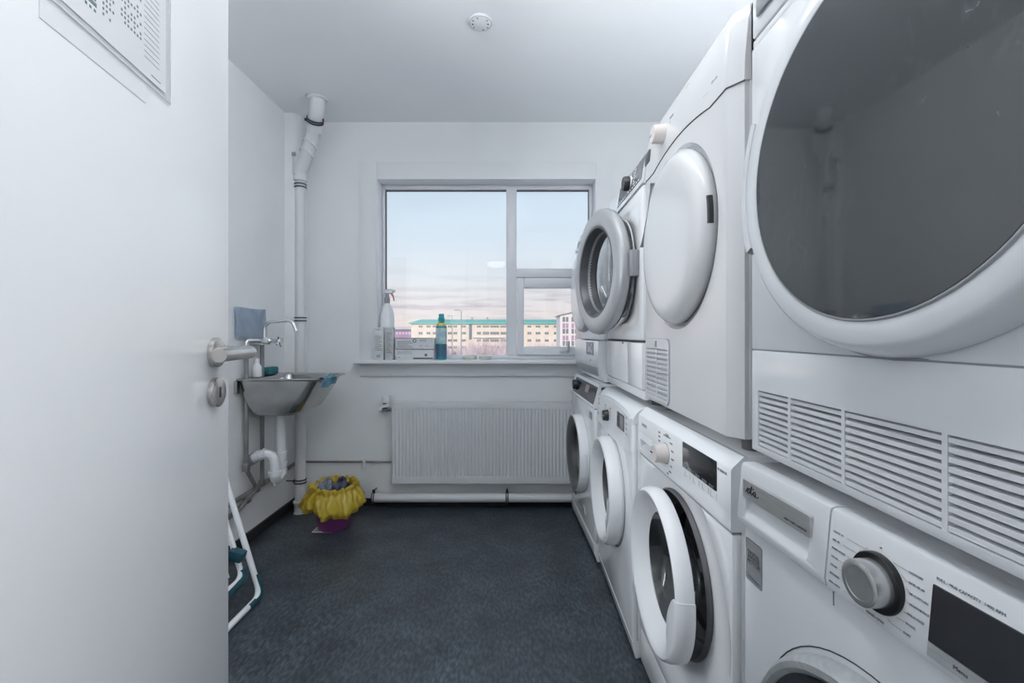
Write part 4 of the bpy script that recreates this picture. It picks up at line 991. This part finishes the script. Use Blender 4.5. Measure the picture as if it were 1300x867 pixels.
bm = nb(); loft(bm, [S(l) for l in loops], True, True); obj('basin', bm, 'steel', snk, smooth=50)
bm = nb()
for yy in (2.205, 2.555):
    prism(bm, [(-1.404, .850), (-1.404, .775), (-1.385, .790), (-1.375, .850)], 0, .006, Matrix(((1, 0, 0, 0), (0, 0, 1, yy), (0, 1, 0, 0), (0, 0, 0, 1))) ) if False else None
    box(bm, Vector((-1.404, yy - .012, .790)) - snk.location, Vector((-1.388, yy + .012, .856)) - snk.location, .002)
obj('wall_bracket', bm, 'steel', snk)
bm = nb(); lathe(bm, [(0, .688), (.030, .688), (.033, .684), (.033, .665), (.024, .66), (0, .66)], 24, Matrix.Translation(Vector((-1.27, 2.385, 0)) - snk.location)); obj('drain_fitting', bm, 'chrome', snk)

trap = thing('waste_trap', 'white plastic waste trap bending from under the basin into the wall', 'waste pipe', (-1.27, 2.385, .5)); PO = Vector(trap.location)
bm = nb(); cyl(bm, L(-1.27, 2.385, .66), L(-1.27, 2.385, .40), .0235, 24); bm2 = None
obj('tail_pipe', bm, 'matte', trap)
for z0, z1, r in ((.645, .662, .031), (.425, .455, .030), (.375, .395, .030), (.335, .365, .030)): obj('slip_nut', cyl(nb(), L(-1.27, 2.385, z0), L(-1.27, 2.385, z1), r, 14), 'matte', trap)
P = [L(-1.27, 2.385, .40), L(-1.27, 2.385, .335), L(-1.262, 2.33, .315), L(-1.255, 2.295, .34), L(-1.255, 2.295, .40), L(-1.262, 2.295, .452), L(-1.30, 2.295, .470), L(-1.345, 2.295, .455), L(-1.405, 2.295, .420)]
obj('trap_bend', tube(nb(), fillet(P, .045, 6), .0235, 20), 'matte', trap)
def band1(*a):
    bm = nb(); band(bm, *a); return bm
for a in ((L(-1.335, 2.295, .459), Vector((-.06, 0, -.02)), .0235, .010, .004), (L(-1.303, 2.295, .469), Vector((-.06, 0, -.006)), .0235, .006, .005), (L(-1.255, 2.295, .365), Vector((0, 0, 1)), .0235, .012, .007)): obj('union_nut', band1(*a), 'matte', trap)
obj('cleanout_tip', cyl(nb(), L(-1.255, 2.295, .322), L(-1.255, 2.295, .300), .006, 8), 'matte', trap)
bm = nb(); band(bm, L(-1.380, 2.295, .434), Vector((-.06, 0, -.035)), .0235, .022, .006); obj('wall_collar', bm, 'mgrey', trap)

sup = thing('supply_pipes', 'grey water pipes with elbows on the wall below the basin', 'pipe', (-1.38, 2.3, .28)); PO = Vector(sup.location)
XP = -1.379
obj('pipe_run', cyl(nb(), L(XP, 1.55, .258), L(XP, 2.775, .280), .0115, 12), 'greypipe', sup)
obj('pipe_run', tube(nb(), fillet([L(XP + .004, 1.55, .195), L(XP + .004, 2.18, .216), L(XP + .006, 2.255, .245), L(XP + .010, 2.345, .278)], .04), .0115, 12), 'greypipe', sup)
obj('riser', tube(nb(), fillet([L(XP + .006, 2.335, .272), L(XP + .004, 2.25, .40), L(XP + .004, 2.25, .80), L(XP + .004, 2.25, 1.035)], .03), .0105, 12), 'greypipe', sup)
obj('riser', cyl(nb(), L(XP + .004, 2.39, .272), L(XP + .004, 2.39, 1.035), .0105, 12), 'greypipe', sup)
bm = nb()
for c in (L(XP + .004, 2.39, .285), L(XP + .006, 2.335, .272), L(XP + .004, 2.25, .41), L(XP + .006, 2.255, .245)):
    box(bm, c - Vector((.0145, .016, .018)), c + Vector((.0145, .016, .018)), .006)
obj('pipe_joint', bm, 'greypipe', sup)

fc = thing('faucet', 'chrome wall faucet with swan-neck spout over the basin', 'faucet', (-1.38, 2.32, 1.055)); PO = Vector(fc.location)
bm = nb(); tube(bm, fillet([L(-1.375, 2.25, 1.03), L(-1.375, 2.25, 1.055), L(-1.33, 2.32, 1.055)], .02), .0125, 14); tube(bm, fillet([L(-1.375, 2.39, 1.03), L(-1.375, 2.39, 1.055), L(-1.33, 2.32, 1.055)], .02), .0125, 14)
tube(bm, [L(-1.38, 2.32, 1.055), L(-1.365, 2.32, 1.055), L(-1.345, 2.32, 1.055), L(-1.30, 2.32, 1.055), L(-1.285, 2.32, 1.054)], [.016, .019, .019, .021, .016], 18)
obj('faucet_body', bm, 'chrome', fc)
bm = nb(); tube(bm, fillet([L(-1.322, 2.32, 1.06), L(-1.322, 2.32, 1.150), L(-1.175, 2.31, 1.165), L(-1.150, 2.31, 1.108)], .05, 8), .0095, 14); tube(bm, [L(-1.152, 2.31, 1.118), L(-1.149, 2.31, 1.105)], .0125, 14)
obj('spout', bm, 'chrome', fc)
bm = nb(); tube(bm, [L(-1.288, 2.32, 1.054), L(-1.262, 2.32, 1.052), L(-1.24, 2.32, 1.050), L(-1.232, 2.32, 1.050)], [.010, .013, .021, .017], 18)
for a in range(4): tube(bm, [L(-1.243, 2.32, 1.05), L(-1.243, 2.32 + .030 * cos(a * pi / 2 + .5), 1.05 + .030 * sin(a * pi / 2 + .5))], [.008, .0065], 8)
obj('tap_handle', bm, 'chrome', fc)

# cloth on the wall
r = random.Random(5)
def wallcloth(u, v):
    y = 2.185 + .272 * u; z = 1.072 + .153 * v
    d = .010 + .008 * (1 - v) + .002 * sin(u * 9 + v * 4) + .0015 * sin(u * 17 - v * 7)
    if v < .12: z += .006 * sin(u * 12)
    return (XL + .004 + d, y + .002 * sin(v * 5), z + .002 * sin(u * 8))
bm = nb(); grid(bm, 24, 14, wallcloth); bmesh.ops.solidify(bm, geom=bm.faces[:], thickness=.004)
tag(obj('wiping_cloth', bm, 'bluecloth', smooth=80), 'pale blue cloth hung flat on the wall behind the faucet', 'cloth')
def rimcloth(u, v):
    # v: from inside the basin over the front rim and down the outside
    s = (v - .42) * .12; y = 2.205 + .25 * u - .01 * sin(v * 4)
    xr = -.972 - .035 * u
    if s < 0: x = xr + s * .55; z = RZ + .010 + s * .05 - .01 * (s / .06) ** 2
    else: x = xr + .012 - s * .25; z = RZ + .010 - s * .75 - .004
    w = .006 * sin(u * 11 + v * 5) + .004 * sin(u * 23)
    return (x + w + .004, y, z + .004 * sin(u * 9 + 1))
bm = nb(); grid(bm, 26, 16, rimcloth); bmesh.ops.solidify(bm, geom=bm.faces[:], thickness=.005)
tag(obj('dish_cloth', bm, 'cyancloth', smooth=80), 'light blue cloth draped over the front edge of the basin', 'cloth')
bm = nb(); box(bm, (-1.392, 2.415, RZ + .004), (-1.345, 2.505, RZ + .046), .010, 3)
tag(obj('sponge', bm, 'tealbox'), 'dark teal sponge on the back ledge of the basin', 'sponge')
t = thing('soap_bottle', 'small white soap bottle leaning beside the pipes on the basin ledge', 'bottle', (-1.365, 2.325, RZ + .004))
obj('bottle_body', lathe(nb(), [(0, 0), (.021, 0), (.023, .006), (.021, .055), (.012, .068), (.010, .075), (0, .075)], 24), 'bottle', t)
obj('bottle_cap', lathe(nb(), [(.012, .072), (.012, .092), (.008, .098), (0, .098)], 20), 'matte', t)

# ------------------------------------------------------------------ bucket with yellow bag
bk = thing('waste_bucket', 'purple plastic bucket lined with a yellow bag full of dark cloth', 'bucket', (-1.03, 2.50, 0))
obj('bucket_body', lathe(nb(), [(0, .002), (.082, .002), (.086, .006), (.112, .215), (.116, .218), (.116, .222), (.108, .222), (.106, .21), (.082, .012), (0, .012)], 48), 'purple', bk)
nA, nR = 140, 26
rr = random.Random(11); ph = [rr.uniform(0, 6.28) for _ in range(12)]
def bagpt(i, j):
    a = 2 * pi * i / nA; t = j / nR
    wr = .5 * sin(5 * a + ph[0]) + .4 * sin(9 * a + ph[1]) + .35 * sin(14 * a + ph[2] + 3 * t) + .3 * sin(23 * a + ph[3] - 4 * t)
    lobe = .5 + .5 * sin(3 * a + ph[4]) * .6 + .3 * sin(2 * a + ph[5])
    if t < .25:      # inside wall
        q = t / .25; R = .092 + .016 * q; z = .125 + .115 * q; k = .004
    elif t < .42:    # over the rim
        q = (t - .25) / .17; R = .108 + .022 * q + .012 * sin(pi * q); z = .24 + .016 * sin(pi * q) + .012 * wr * .5 - .018 * q; k = .008
    else:            # drape
        q = (t - .42) / .58; R = .128 + (.034 + .018 * lobe) * sin(q * pi * .62) ; z = .222 - (.105 + .018 * lobe) * q ** 1.1; k = .007 + .009 * q
        if q > .8: R -= .012 * (q - .8) / .2
    rid = (1 - abs(sin(4.5 * a + 3 * t + ph[8]))) ** 2 * .8 + (1 - abs(sin(8 * a - 5 * t + ph[9]))) ** 3 * .7 + (1 - abs(sin(13 * a + 12 * t + ph[10]))) ** 4 * .5 - .6
    R += k * (.6 * wr + 1.5 * rid) + .002 * sin(31 * a + 9 * t + ph[6]); z += (.012 * sin(3 * a + ph[11]) + .006 * sin(7 * a + ph[7])) * t + .004 * sin(17 * a + 11 * t)
    return Vector((R * cos(a), R * sin(a), z))
bm = nb(); V = [[bm.verts.new(bagpt(i, j)) for j in range(nR + 1)] for i in range(nA)]
for i in range(nA):
    for j in range(nR): bm.faces.new((V[i][j], V[(i + 1) % nA][j], V[(i + 1) % nA][j + 1], V[i][j + 1]))
obj('bag', bm, 'yellow', bk, smooth=75)
def lump(c, s, seed, m, name, lab, grp):
    r = random.Random(seed); p = [r.uniform(0, 6.28) for _ in range(8)]
    t = bmesh.new(); bmesh.ops.create_icosphere(t, subdivisions=4, radius=1)
    for v in t.verts:
        n = v.co.copy(); d = 1 + .18 * sin(4 * n.x + 3 * n.y + p[0]) + .16 * sin(6 * n.y - 5 * n.z + p[1]) + .12 * sin(9 * n.z + 7 * n.x + p[2]) + .10 * sin(14 * n.x - 9 * n.y + p[3]) + .06 * sin(22 * n.y + 15 * n.z + p[4])
        v.co = Vector((n.x * s[0], n.y * s[1], n.z * s[2])) * d + Vector(c)
    return tag(obj(name, t, m, smooth=60), lab, 'cloth', grp)
lump((-1.070, 2.495, .215), (.036, .045, .050), 2, 'lightcloth', 'crumpled_cloth', 'crumpled grey-blue cloth in the yellow bag, paler one', None)
lump((-.984, 2.50, .215), (.038, .048, .054), 4, 'denim', 'crumpled_cloth', 'crumpled near-black blue cloth in the yellow bag', None)

# floor drain half hidden by the bucket
gt = thing('floor_drain', 'small white floor drain grate beside the purple bucket', 'drain', (-1.066, 2.474, 0), 0)
g = nb(); box(g, (-.055, -.055, 0), (.055, .055, .004), .0015); g = obj('drain_plate', g, 'matte', gt)
bm = nb()
for i in range(-2, 3):
    for sx in (-.026, .026): box(bm, (sx - .020, i * .019 - .0045, .0036), (sx + .020, i * .019 + .0045, .0044), .0004, 1)
obj('drain_slot', bm, 'black', gt)

# ------------------------------------------------------------------ folded drying rack leaning on the left wall
rk = thing('drying_rack', 'folded white tube drying rack with teal corners behind the door', 'drying rack', (-1.054, 1.82, 0))
up = Vector((-.292, 0, .9565)); al = Vector((0, -1, 0)); nn = up.cross(al).normalized()
if nn.x < 0: nn = -nn
def RP(s, t, o=0): return al * s + up * t + nn * o + Vector((0, 0, .014))
def rect_tube(s0, s1, t0, t1, o, r): return tube(nb(), fillet([RP(s0, t0, o), RP(s1, t0, o), RP(s1, t1, o), RP(s0, t1, o)], .05, 6, True), r, 12, closed=True)
obj('outer_frame', rect_tube(0, .62, 0, 1.16, 0, .0115), 'bottle', rk)
obj('inner_frame', rect_tube(.035, .585, .105, 1.10, -.022, .0095), 'bottle', rk)
for s in (0, .62):
    q = 1 if s == 0 else -1
    obj('corner_guard', tube(nb(), fillet([RP(s - q * .004, .085, 0), RP(s - q * .004, -.003, 0), RP(s + q * .085, -.003, 0)], .05, 8), .0142, 12), 'teal', rk)
for s, q in ((.035, 1), (.585, -1)):
    obj('frame_joint', box(nb(), (-.03, -.02, -.02), (.03, .02, .02), .006, mx=Matrix.Translation(RP(s + q * .012, .20, -.010)) @ Matrix.Rotation(.297, 4, 'Y') ), 'teal', rk)
    obj('inner_foot', tube(nb(), fillet([RP(s - q * .004, .135, -.022), RP(s - q * .004, .098, -.022), RP(s + q * .12, .088, -.022)], .012, 6), .0165, 12), 'teal', rk)
bm = nb()
for k in range(10): tube(bm, [RP(.05 + .0535 * k, .14, -.022), RP(.05 + .0535 * k, 1.09, -.022)], .0022, 6)
obj('drying_wire', bm, 'bottle', rk)

def redc(u, v):
    b = RP(.045 + .20 * u, .31 - .14 * v, -.058 - .004 * sin(u * 14)); return Vector(rk.location) + b + nn * (.004 * sin(v * 8))
bm = nb(); grid(bm, 18, 10, redc); bmesh.ops.solidify(bm, geom=bm.faces[:], thickness=.004)
tag(obj('red_cloth', bm, 'red', smooth=80), 'dark red cloth tucked in the folded drying rack', 'cloth')

# ------------------------------------------------------------------ things on the window sill
SZ = .9285
sb = thing('spray_bottle', 'tall white spray bottle with pink trigger behind the small cartons', 'bottle', (-.828, 2.838, SZ))
obj('bottle_body', lathe(nb(), [(0, 0), (.040, 0), (.044, .006), (.0445, .27), (.042, .295), (.030, .335), (.018, .352), (.0155, .362), (0, .362)], 36), 'bottle', sb)
obj('bottle_collar', lathe(nb(), [(.017, .358), (.0175, .392), (.013, .398), (.011, .42), (0, .42)], 24), 'mgrey', sb)
bm = nb(); box(bm, (-.022, -.012, .418), (.040, .012, .450), .009, 3); box(bm, (.036, -.006, .430), (.052, .006, .446), .003); obj('spray_head', bm, 'silver', sb)
bm = nb(); tube(bm, [(.024, 0, .424), (.038, 0, .405), (.044, 0, .375)], [.006, .0055, .004], 8); obj('trigger', bm, 'pink', sb)
def carton(label, x0, x1, y0, y1, z0, z1, m, kind):
    t = thing('carton', label, 'box', ((x0 + x1) / 2, (y0 + y1) / 2, z0)); w, d, h = (x1 - x0) / 2, (y1 - y0) / 2, z1 - z0
    obj('box_body', box(nb(), (-w, -d, 0), (w, d, h), .0015), m, t)
    bm = nb(); F = -d - .0004
    if kind == 'tall':
        text(bm, 'VASK', .015, FM(-w + .008, h - .014, F)); text(bm, '1 2 3', .012, FM(-w + .008, h - .048, F))
        for k in range(11): box(bm, (-w + .008, F, .06 + k * .0085), (w - .008 - (k % 3) * .006, F + .0004, .0625 + k * .0085))
        for k in range(7): box(bm, (-.012 + k * .0035, F, .014), (-.0105 + k * .0035, F + .0004, .034))
    elif kind == 'tall2':
        for k in range(14): box(bm, (-w + .007, F, .045 + k * .0095), (w - .007 - (k % 4) * .005, F + .0004, .0475 + k * .0095))
    elif kind == 'flat':
        text(bm, '1919', .022, FM(.028, h - .019, F)); lathe(bm, [(.0072, 0), (.0072, .0004), (.012, .0004), (.012, 0)], 24, FM(.0, h - .018, F + .0003))
        for k in range(5): box(bm, (-w + .014, F, .010 + k * .009), (-.012 - (k % 3) * .012, F + .0004, .0125 + k * .009))
        text(bm, 'A 4', .014, FM(.030, .020, F)); text(bm, '80 g', .010, FM(.068, .020, F))
    else:
        box(bm, (-.01, F, .004), (w - .004, F + .0004, .014)); text(bm, 'A4', .014, FM(-w + .012, .014, F)); box(bm, (.062, F, .022), (.078, F + .0004, .038))
        for k in range(3): box(bm, (-w + .010, F, .036 + k * .008), (-.02, F + .0004, .0378 + k * .008))
    obj('box_print', bm, 'ink', t, smooth=0)
    if kind in ('flat', 'low'):
        bm = nb(); box(bm, (-w - .0006, -d + .002, .002), (-w + .0006, d - .002, h - .002)); box(bm, (-w, -d - .0006, h - .003), (w, -d + .0006, h - .0005)); obj('box_edge_band', bm, 'ink', t)
    return t
carton('upright white carton at the corner of the window sill, left of its twin', -.882, -.821, 2.735, 2.785, SZ, 1.131, 'cardboard', 'tall')
carton('upright grey-sided carton on the sill in front of the spray bottle, right of its twin', -.813, -.763, 2.735, 2.785, SZ, 1.131, 'cardboard2', 'tall2')
carton('flat white carton on the sill, lower one of two with dark strip', -.752, -.515, 2.762, 2.862, SZ, .995, 'cardboard', 'low')
carton('flat white carton marked with a ring, upper one of two on the sill', -.757, -.512, 2.760, 2.862, .996, 1.066, 'cardboard', 'flat')
tb = thing('cleaner_bottle', 'teal detergent bottle with turquoise cap on the window sill', 'bottle', (-.473, 2.80, SZ))
bp = [(0, 0), (.030, 0), (.0335, .005), (.034, .02), (.034, .20), (.032, .215), (.022, .232), (.014, .238), (.014, .245), (0, .245)]
obj('bottle_body', lathe(nb(), bp, 32), 'tealbottle', tb)
obj('bottle_label', lathe(nb(), [(.0342, .10), (.0346, .102), (.0346, .198), (.0342, .20)], 32), 'label', tb)
obj('lower_label', lathe(nb(), [(.0342, .022), (.0346, .024), (.0346, .092), (.0342, .094)], 32), 'labeldark', tb)
obj('yellow_band', lathe(nb(), [(.0330, .212), (.0290, .222), (.0225, .2325)], 32), 'yel', tb)
obj('bottle_cap', lathe(nb(), [(.0135, .238), (.0205, .240), (.021, .262), (.017, .266), (.0175, .284), (.015, .289), (0, .289)], 28), 'tealcap', tb)
for i, (x, rr_, lab) in enumerate(((-.2925, .046, 'larger round cream soap dish on the sill, nearer the teal bottle'), (-.1955, .040, 'smaller round cream soap dish on the sill, nearer the window mullion'))):
    t = thing('soap_dish', lab, 'dish', (x, 2.80, SZ))
    obj('dish_base', lathe(nb(), [(0, 0), (rr_ * .92, 0), (rr_, .008), (rr_, .020), (rr_ * .95, .022), (rr_ * .9, .016), (0, .014)], 32), 'soap', t)
    obj('soap_bar', lathe(nb(), [(0, .028 - i * .003), (rr_ * .5, .027 - i * .003), (rr_ * .78, .022), (rr_ * .8, .0145), (0, .0145)], 28), 'soap', t)

# ------------------------------------------------------------------ outside
GZ = -6.4
struct(obj('ground', box(nb(), (-400, 6, GZ - .5), (400, 900, GZ)), 'ground', smooth=0), 'pale frosty ground outside the window', 'ground')
def PX(px, Y): return (px - 655) / F_PX * Y
def PZ(py, Y): return H_EYE + (424 - py) / F_PX * Y
Yb = 172.0
ab = thing('apartment_building', 'long cream apartment block with teal roof across the street', 'building', (PX(620, Yb), Yb, GZ)); PO = Vector(ab.location)
x0, x1 = PX(522, Yb), PX(722, Yb); zt = PZ(410, Yb)
obj('walls', box(nb(), L(x0, Yb, GZ), L(x1, Yb + 12, zt)), 'cream', ab, smooth=0)
bm = nb(); zr = PZ(405.5, Yb); xa, xb = x0 - .8, x1 + .8
v = [L(xa, Yb - .9, zt), L(xb, Yb - .9, zt), L(xb, Yb + 12.9, zt), L(xa, Yb + 12.9, zt), L(xa + 3.5, Yb + 6, zr + .2), L(xb - 3.5, Yb + 6, zr + .2)]
w_ = [bm.verts.new(p) for p in v]
for f in ((0, 1, 5, 4), (2, 3, 4, 5), (1, 2, 5), (3, 0, 4), (0, 3, 2, 1)): bm.faces.new([w_[k] for k in f])
box(bm, L(xa, Yb - 1.0, zt - .35), L(xb, Yb - .6, zt + .12)); obj('roof', bm, 'roofteal', ab, smooth=0)
for px in (597.5, 617.5, 560): obj('chimney', box(nb(), L(PX(px, Yb) - .35, Yb + 5, zr - .4), L(PX(px, Yb) + .35, Yb + 6, zr + 1.1)), 'pole', ab, smooth=0)
sw = obj('stair_window', box(nb(), L(PX(595.5, Yb), Yb - .25, PZ(431, Yb)), L(PX(599, Yb), Yb + .1, PZ(412, Yb))), 'stair', ab, smooth=0)
cols = [(534, 5), (544, 5), (552, 5), (563, 4), (571, 5), (578, 5), (589, 5), (608, 5), (617, 8), (628, 11), (639.5, 8), (651, 8), (661, 4), (672, 5), (683, 6), (694, 5), (706, 6)]
for px, wd in cols:
    for py in (414.5, 423, 432.2, 441):
        wz = 3.3 if wd > 6 else 2.9
        if py < 416: wz = 2.2
        a, b = PX(px - wd / 2, Yb), PX(px + wd / 2, Yb)
        fr = obj('window', box(nb(), L(a - .12, Yb - .10, PZ(py + wz / 2, Yb) - .12), L(b + .12, Yb + .05, PZ(py - wz / 2, Yb) + .12)), 'farframe', ab, smooth=0)
        bm = nb(); nn_ = 2 if wd < 7 else 4
        for k in range(nn_): box(bm, L(a + (b - a) * k / nn_ + .06, Yb - .16, PZ(py + wz / 2, Yb)), L(a + (b - a) * (k + 1) / nn_ - .06, Yb - .09, PZ(py - wz / 2, Yb)))
        obj('pane', bm, 'farwin', fr, smooth=0)
bm = nb(); box(bm, L(PX(600, Yb), Yb - 1.4, PZ(428.6, Yb)), L(PX(640, Yb), Yb, PZ(427.6, Yb))); obj('balcony_slab', bm, 'facadewhite', ab, smooth=0)
Yt = 112.0
tw = thing('white_building', 'white building end with two columns of windows beyond the opening sash', 'building', (PX(722, Yt), Yt, GZ)); PO = Vector(tw.location)
bm = nb(); xa, xb = PX(711, Yt), PX(760, Yt)
A = [bm.verts.new(L(*p)) for p in ((xa, Yt, GZ), (xb, Yt, GZ), (xb, Yt, PZ(390, Yt)), (xa, Yt, PZ(401, Yt)))]; Bv = [bm.verts.new(L(*p)) for p in ((xa, Yt + 10, GZ), (xb, Yt + 10, GZ), (xb, Yt + 10, PZ(390, Yt)), (xa, Yt + 10, PZ(401, Yt)))]
bm.faces.new(A); bm.faces.new(Bv[::-1])
for k in range(4): bm.faces.new((A[k], A[(k + 1) % 4], Bv[(k + 1) % 4], Bv[k]))
obj('walls', bm, 'facadewhite', tw, smooth=0)
bm = nb(); v = [L(xa - .4, Yt - .4, PZ(401, Yt)), L(xb, Yt - .4, PZ(389.4, Yt)), L(xb, Yt + 10.4, PZ(389.4, Yt)), L(xa - .4, Yt + 10.4, PZ(401, Yt))]
w_ = [bm.verts.new(p) for p in v] + [bm.verts.new(p + Vector((0, 0, .25))) for p in v]
for f in ((0, 3, 2, 1), (4, 5, 6, 7), (0, 1, 5, 4), (1, 2, 6, 5), (2, 3, 7, 6), (3, 0, 4, 7)): bm.faces.new([w_[k] for k in f])
obj('roof', bm, 'pole', tw, smooth=0)
for px in (715.8, 720, 727, 731.5):
    for py in (405.5, 413.5, 420.5, 429, 436):
        fr = obj('window', box(nb(), L(PX(px - 1.5, Yt) - .06, Yt - .06, PZ(py + 3, Yt) - .06), L(PX(px + 1.5, Yt) + .06, Yt + .05, PZ(py - 3, Yt) + .06)), 'farframe', tw, smooth=0)
        obj('pane', box(nb(), L(PX(px - 1.5, Yt), Yt - .10, PZ(py + 3, Yt)), L(PX(px + 1.5, Yt), Yt - .05, PZ(py - 3, Yt))), 'violetwall' if py in (413.5, 429) else 'farwin', fr, smooth=0)
Yv = 260.0
vb = thing('violet_building', 'low violet building far away beyond the cartons', 'building', (PX(510, Yv), Yv, GZ)); PO = Vector(vb.location)
obj('walls', box(nb(), L(PX(470, Yv), Yv, GZ), L(PX(527, Yv), Yv + 15, PZ(420, Yv))), 'violetwall', vb, smooth=0)
obj('roof', box(nb(), L(PX(470, Yv), Yv - .5, PZ(420, Yv)), L(PX(527, Yv), Yv + 15, PZ(418, Yv))), 'stair', vb, smooth=0)
for px in (488, 496, 504, 508, 512, 516, 520):
    for py in (423, 427.5):
        obj('window', box(nb(), L(PX(px - 1, Yv), Yv - .2, PZ(py + 1.2, Yv)), L(PX(px + 1, Yv), Yv + .1, PZ(py - 1.2, Yv))), 'farframe' if py < 425 else 'violetwall', vb, smooth=0)
def street_lamp(px, Y, top, lab):
    x = PX(px, Y); zt = PZ(top, Y); t = thing('street_lamp', lab, 'street lamp', (x, Y, GZ)); h = zt - GZ
    obj('post', tube(nb(), [(0, 0, 0), (0, 0, h - .15)], [.13, .07], 10), 'pole', t)
    bm = nb(); tube(bm, fillet([(0, 0, h - .2), (0, 0, h), (-.55, 0, h + .05)], .2), .05, 8); obj('arm', bm, 'pole', t)
    obj('lamp_head', box(nb(), (-1.0, -.14, h - .02), (-.45, .14, h + .12), .04), 'pole', t)
street_lamp(585.5, 62, 394, 'taller street lamp post rising in front of the cream block')
street_lamp(574, 96, 401, 'shorter street lamp post beside the teal bottle')
rs = random.Random(21)
def shrub_mesh(seed, n=240):
    r = random.Random(seed); bm = nb()
    def tri(p, q, w0, w1):
        d = (q - p).normalized(); u = d.orthogonal().normalized(); v = d.cross(u)
        A = [bm.verts.new(p + (u * cos(a) + v * sin(a)) * w0) for a in (0, 2.1, 4.2)]; Bq = [bm.verts.new(q + (u * cos(a) + v * sin(a)) * w1) for a in (0, 2.1, 4.2)]
        for k in range(3): bm.faces.new((A[k], A[(k + 1) % 3], Bq[(k + 1) % 3], Bq[k]))
    for _ in range(14):
        a = r.uniform(0, 6.28); p = Vector((cos(a) * .15, sin(a) * .15, 0)); q = Vector((cos(a) * r.uniform(.5, 1.2), sin(a) * r.uniform(.5, 1.2), r.uniform(1.2, 2.2))); tri(p, q, .06, .035)
        for _ in range(n // 14):
            s = r.uniform(.3, 1); b0 = p.lerp(q, s); b1 = b0 + Vector((r.uniform(-.8, .8), r.uniform(-.8, .8), r.uniform(.1, 1.0))); tri(b0, b1, .028, .012)
    me = bpy.data.meshes.new('shrub_twigs'); bm.to_mesh(me); bm.free(); me.materials.append(M['twig']); return me
ms = [shrub_mesh(k) for k in range(3)]
spots = []
for Y, step in ((76, 17), (98, 15), (126, 13)):
    x = PX(568, Y)
    while x < PX(716, Y):
        spots.append((x, Y)); x += step * .14 * 1.0
spots = [(x, Y) for x, Y in spots if min(abs(x - PX(574, 96)) + abs(Y - 96) * .5, abs(x - PX(585.5, 62)) + abs(Y - 62) * .5) > 3.2]
for i, (x, Y) in enumerate(spots):
    o = bpy.data.objects.new('bare_shrub', ms[i % 3]); COL.objects.link(o)
    px = 655 + x / Y * F_PX
    want = PZ(rs.uniform(430, 435) if 598 < px < 650 else rs.uniform(434, 440), Y) - GZ
    o.location = (x, Y + (2.2 if i % 2 else -2.2) + rs.uniform(-.4, .4), GZ); o.scale = (1.0, 1.0, max(.8, want / 2.7)); o.rotation_euler = (0, 0, rs.uniform(0, 6.28))
    tag(o, 'bare pinkish shrub growing before the cream apartment block', 'shrub', 'bare shrubs along the street')
